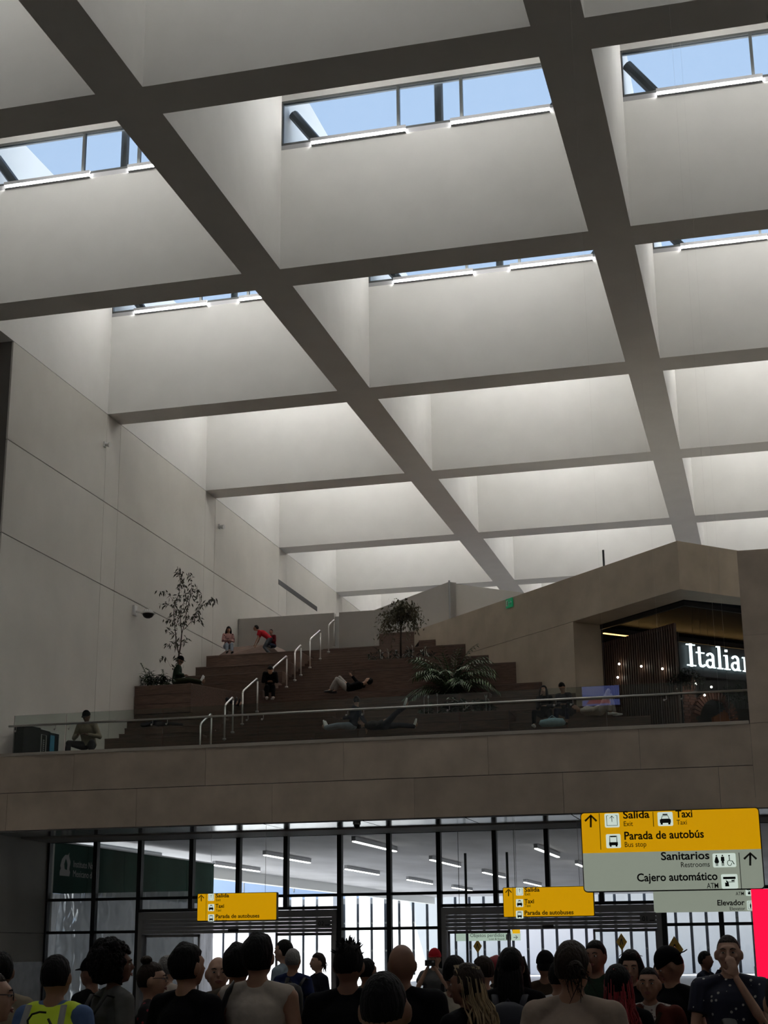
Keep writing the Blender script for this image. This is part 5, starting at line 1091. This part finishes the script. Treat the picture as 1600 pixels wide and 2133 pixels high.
PINK = dotted('pinkprint', (.42, .22, .20), (.10, .03, .04), 12, .3)
J = seated(1.08, .30, .16, shin=.36); J['wide'] = 1.2
for sg, k_ in ((1, 'r'), (-1, 'l')): J['sh'+k_].x = sg*.21; J['el'+k_] = V(sg*.36, .1, .30); J['ha'+k_] = V(sg*.12, .36, .34)
t, P, s, HR = up('man in a cap and olive jacket sitting low behind the balustrade glass at the left', 184, 1562, 35.4, 178, J, top=TAN, skin='brown', hair='crop', hpit=-25, legs=cloth('darkgrey', (.03, .03, .035))); cap(t, P, s, HR, BK)
J = seated(1.0, .09, .10, shin=.0); 
for k_, z_ in (('r', 0), ('l', .0)): J['kn'+k_].z = .15; J['kn'+k_].y = .40; J['an'+k_] = V(.1 if k_ == 'r' else -.06, .84, .06); J['ft'+k_] = V(.15, .35, 1).normalized()
t, P, s, HR = up('person in a cap and green jacket on the left planter edge, using a phone', 366, 1427, 42.9, -78, J, top=GN, legs=cloth('camo', (.035, .04, .022)), skin='brown', hair='crop', hpit=-20, shoes=M['white']); cap(t, P, s, HR, BK)
t, P, s, HR = up('girl in a pink patterned top sitting against the wall at the top of the steps', 474, 1352, 48.3, -150, seated(.86, .1, .12, shin=.3), top=PINK, legs=cloth('lightjeans', (.30, .36, .43)), skin='mid', hair='long', female=True, hpit=-25)
J = pose(.82, pelvis=(0, -.16, .62), waist=(0, -.08, .72), chest=(0, .08, .84), neck=(0, .22, .92), head=(0, .33, 1.02))
for sg, k_ in ((1, 'r'), (-1, 'l')): J['sh'+k_] = V(sg*.13, .19, .88); J['el'+k_] = V(sg*.15, .24, .64); J['ha'+k_] = V(sg*.12, .34, .44); J['hip'+k_] = V(sg*.07, -.16, .61); J['kn'+k_] = V(sg*.08, .02, .34); J['an'+k_] = V(sg*.08, -.2, .08)
t, P, s, HR = up('child in a red T-shirt leaning forward on the raised block at the top left', 552, 1369, 48.4, 100, J, top=RED, legs=cloth('greytrouser', (.055, .06, .07)), skin='mid', hair='short', sleeve='short', female=True)
t, P, s, HR = up('child with dark hair sitting low behind the child in red', 569, 1350, 48.75, 165, seated(.72, .1, .12, shin=.1), top=cloth('darkred', (.12, .01, .015)), skin='brown', hair='short', hyaw=10)
def lying(s, knee=.0, face_up=True, headup=.0):
    """on the back, head towards -y, feet towards +y"""
    z = .13*s; J = pose(s, pelvis=(0, 0, z), waist=(0, -.15*s, z), chest=(0, -.36*s, z+.02+headup*.3), neck=(0, -.54*s, z+.03+headup*.7), head=(0, -.70*s, z+.06+headup))
    for sg, k in ((1, 'r'), (-1, 'l')):
        kz = knee if k == 'r' else knee*.8
        J['sh'+k] = V(sg*.17*s, -.47*s, z+headup*.5); J['hip'+k] = V(sg*.09*s, .02, z); J['kn'+k] = V(sg*.10*s, (.42-.18*min(1, kz*2))*s, z+kz); J['an'+k] = V(sg*.10*s, (.84-.72*min(1, kz*1.6))*s, .08)
        J['el'+k] = V(sg*.26*s, -.2*s, z); J['ha'+k] = V(sg*.08*s, -.02, z+.13); J['ft'+k] = V(0, .25, 1).normalized() if kz < .2 else V(0, 1, 0)
    return J
TL = Matrix.Rotation(PI/2, 3, 'X')
p = aty(184, 1562, 35.4); bn = tag(empty('bench', (p.x, 35.45, 6.0)), 'low dark bench behind the balcony edge, under the man in the olive jacket', 'bench'); MB().box(-.4, -.18, p.z-6.1, .4, .25, p.z-6.02).build('seat', BR, bn); MB().box(-.36, -.1, 0, -.3, .2, p.z-6.1).build('leg', M['dark_steel'], bn); MB().box(.3, -.1, 0, .36, .2, p.z-6.1).build('leg', M['dark_steel'], bn)
up('person lying along the lower left steps in dark clothes, shoes to the right', 332, 1519, 41.75, -90, lying(1.0), top=cloth('inkblue', (.015, .018, .03)), legs=cloth('darkgrey', (.03, .03, .035)), skin='mid', hair='short', tilt=TL)
t, P, s, HR = up('person lying on the steps below the left planter, head on a red bag', 452, 1476, 43.6, -95, lying(1.0, .12, headup=.06), top=cloth('sage', (.07, .085, .075)), legs=cloth('darkgrey', (.03, .03, .035)), skin='light', hair='short', tilt=TL)
p = aty(425, 1478, 43.3); o = tag(empty('red_bag', (p.x, 43.2, p.z-.03)), 'small red bag under the person lying below the left planter', 'bag'); b = MB(); b.tube([(-.2, 0, .05), (-.15, 0, .06), (.15, 0, .06), (.2, 0, .05)], [(.04, .03), (.09, .055), (.09, .055), (.04, .03)], 10); b.build('bag_body', cloth('redbag', (.35, .03, .03)), o, smooth=True); b = MB(); b.tube([(-.1, -.05, .1), (0, -.07, .14), (.1, -.05, .1)], .007, 5); b.build('handle', BR, o)
J = seated(.98, .1, .38, shin=.34); J['head'] += V(0, .0, -.12); J['neck'] += V(0, 0, -.05)
up('person in a black hoodie bent forward on the steps beside the fourth handrail', 562, 1442, 44.2, -160, J, top=BK, legs=BK, skin='mid', hair='short', hpit=-55, shoes=M['white'])
J = lying(.98, .34, headup=.10); J['har'] = V(.05, -.12, .50); J['elr'] = V(.2, -.25, .3)
up('person in grey trousers lying on the middle tier, knee and hand raised', 724, 1441, 43.9, 85, J, top=BK, legs=cloth('greytrouser2', (.38, .36, .33)), skin='light', hair='short', tilt=TL, hpit=-20)
J = seated(1.0, .09, -.12, shin=.0)
for k_ in 'rl': J['kn'+k_].z = .12; J['kn'+k_].y = .40; J['an'+k_] = V(.1 if k_ == 'r' else -.06, .80, .07); J['ft'+k_] = V(.15, .35, 1).normalized()
J['elr'] = V(.2, -.28, .2); J['har'] = V(.22, -.3, .02)
up('man in dark shirt and pale jeans reclining behind the glass at the centre', 735, 1519, 39.3, 88, J, top=cloth('inkblue', (.015, .018, .03)), legs=cloth('lightjeans', (.30, .36, .43)), skin='light', hair='short', hpit=-5, hyaw=-60, face=True, shoes=M['white'])
J = lying(1.0, .0); J['knr'] = V(.1, .32, .42); J['anr'] = V(.1, .62, .62); J['ftr'] = V(0, .3, 1).normalized()
up('person in dark clothes lying with one leg raised, right of the reclining man', 802, 1521, 39.5, -88, J, top=BK, legs=cloth('inkblue', (.015, .018, .03)), skin='mid', hair='short', tilt=TL, shoes=M['white'])
J = seated(.98, .22, .10, shin=.34); J['elr'] = V(.14, .3, .25); J['har'] = V(.06, .2, .62)
up('long haired woman in black on the lower right tier, chin on hand', 1137, 1496, 40.4, 175, J, top=BK, legs=BK, skin='light', hair='long', female=True, face=True, shoes=M['white'])
J = seated(.98, .16, .30, shin=.34)
up('person in dark clothes bent forward, right of the woman resting her chin', 1183, 1492, 40.6, 165, J, top=cloth('darkgrey', (.03, .03, .035)), legs=cloth('inkblue', (.015, .018, .03)), skin='mid', hair='short', hpit=-50)
J = lying(1.0, .52, headup=.02)
up('person in pale grey trousers lying on the right tier, knees up', 1252, 1491, 40.6, -88, J, top=cloth('palegrey', (.55, .50, .45)), legs=cloth('palegrey', (.55, .50, .45)), skin='mid', hair='short', tilt=TL, shoes=M['white'])
p = aty(1152, 1514, 39.0); o = tag(empty('duffel_bag', (p.x, 39.0, p.z-.02)), 'pale blue duffel bag on the lower right tier behind the glass', 'bag')
b = MB(); b.tube([(-.34, 0, .08), (-.3, 0, .12), (0, 0, .14), (.25, 0, .13), (.32, 0, .09)], [(.05, .04), (.13, .09), (.15, .12), (.13, .10), (.04, .04)], 12); b.build('bag_body', cloth('skybag', (.32, .50, .56)), o, smooth=True); b = MB(); b.tube([(-.15, -.05, .2), (0, -.1, .30), (.15, -.05, .2)], .012, 6); b.build('handle', cloth('skybag', (.32, .50, .56)), o)
# ---------------- lettering to meshes, fitted to width ----------------
bpy.context.view_layer.update()
for o, wd in FIT:
    if o.dimensions.x > 0: o.scale.x *= wd/o.dimensions.x
bpy.context.view_layer.update(); dg = bpy.context.evaluated_depsgraph_get()
for o in [o for o in C.objects if o.type == 'FONT']:
    me = bpy.data.meshes.new_from_object(o.evaluated_get(dg)); n_ = o.name.split('.')[0]
    q = bpy.data.objects.new('tmp', me); C.objects.link(q); q.parent = o.parent; q.location = o.location; q.rotation_euler = o.rotation_euler; q.scale = o.scale
    bpy.data.objects.remove(o); q.name = n_
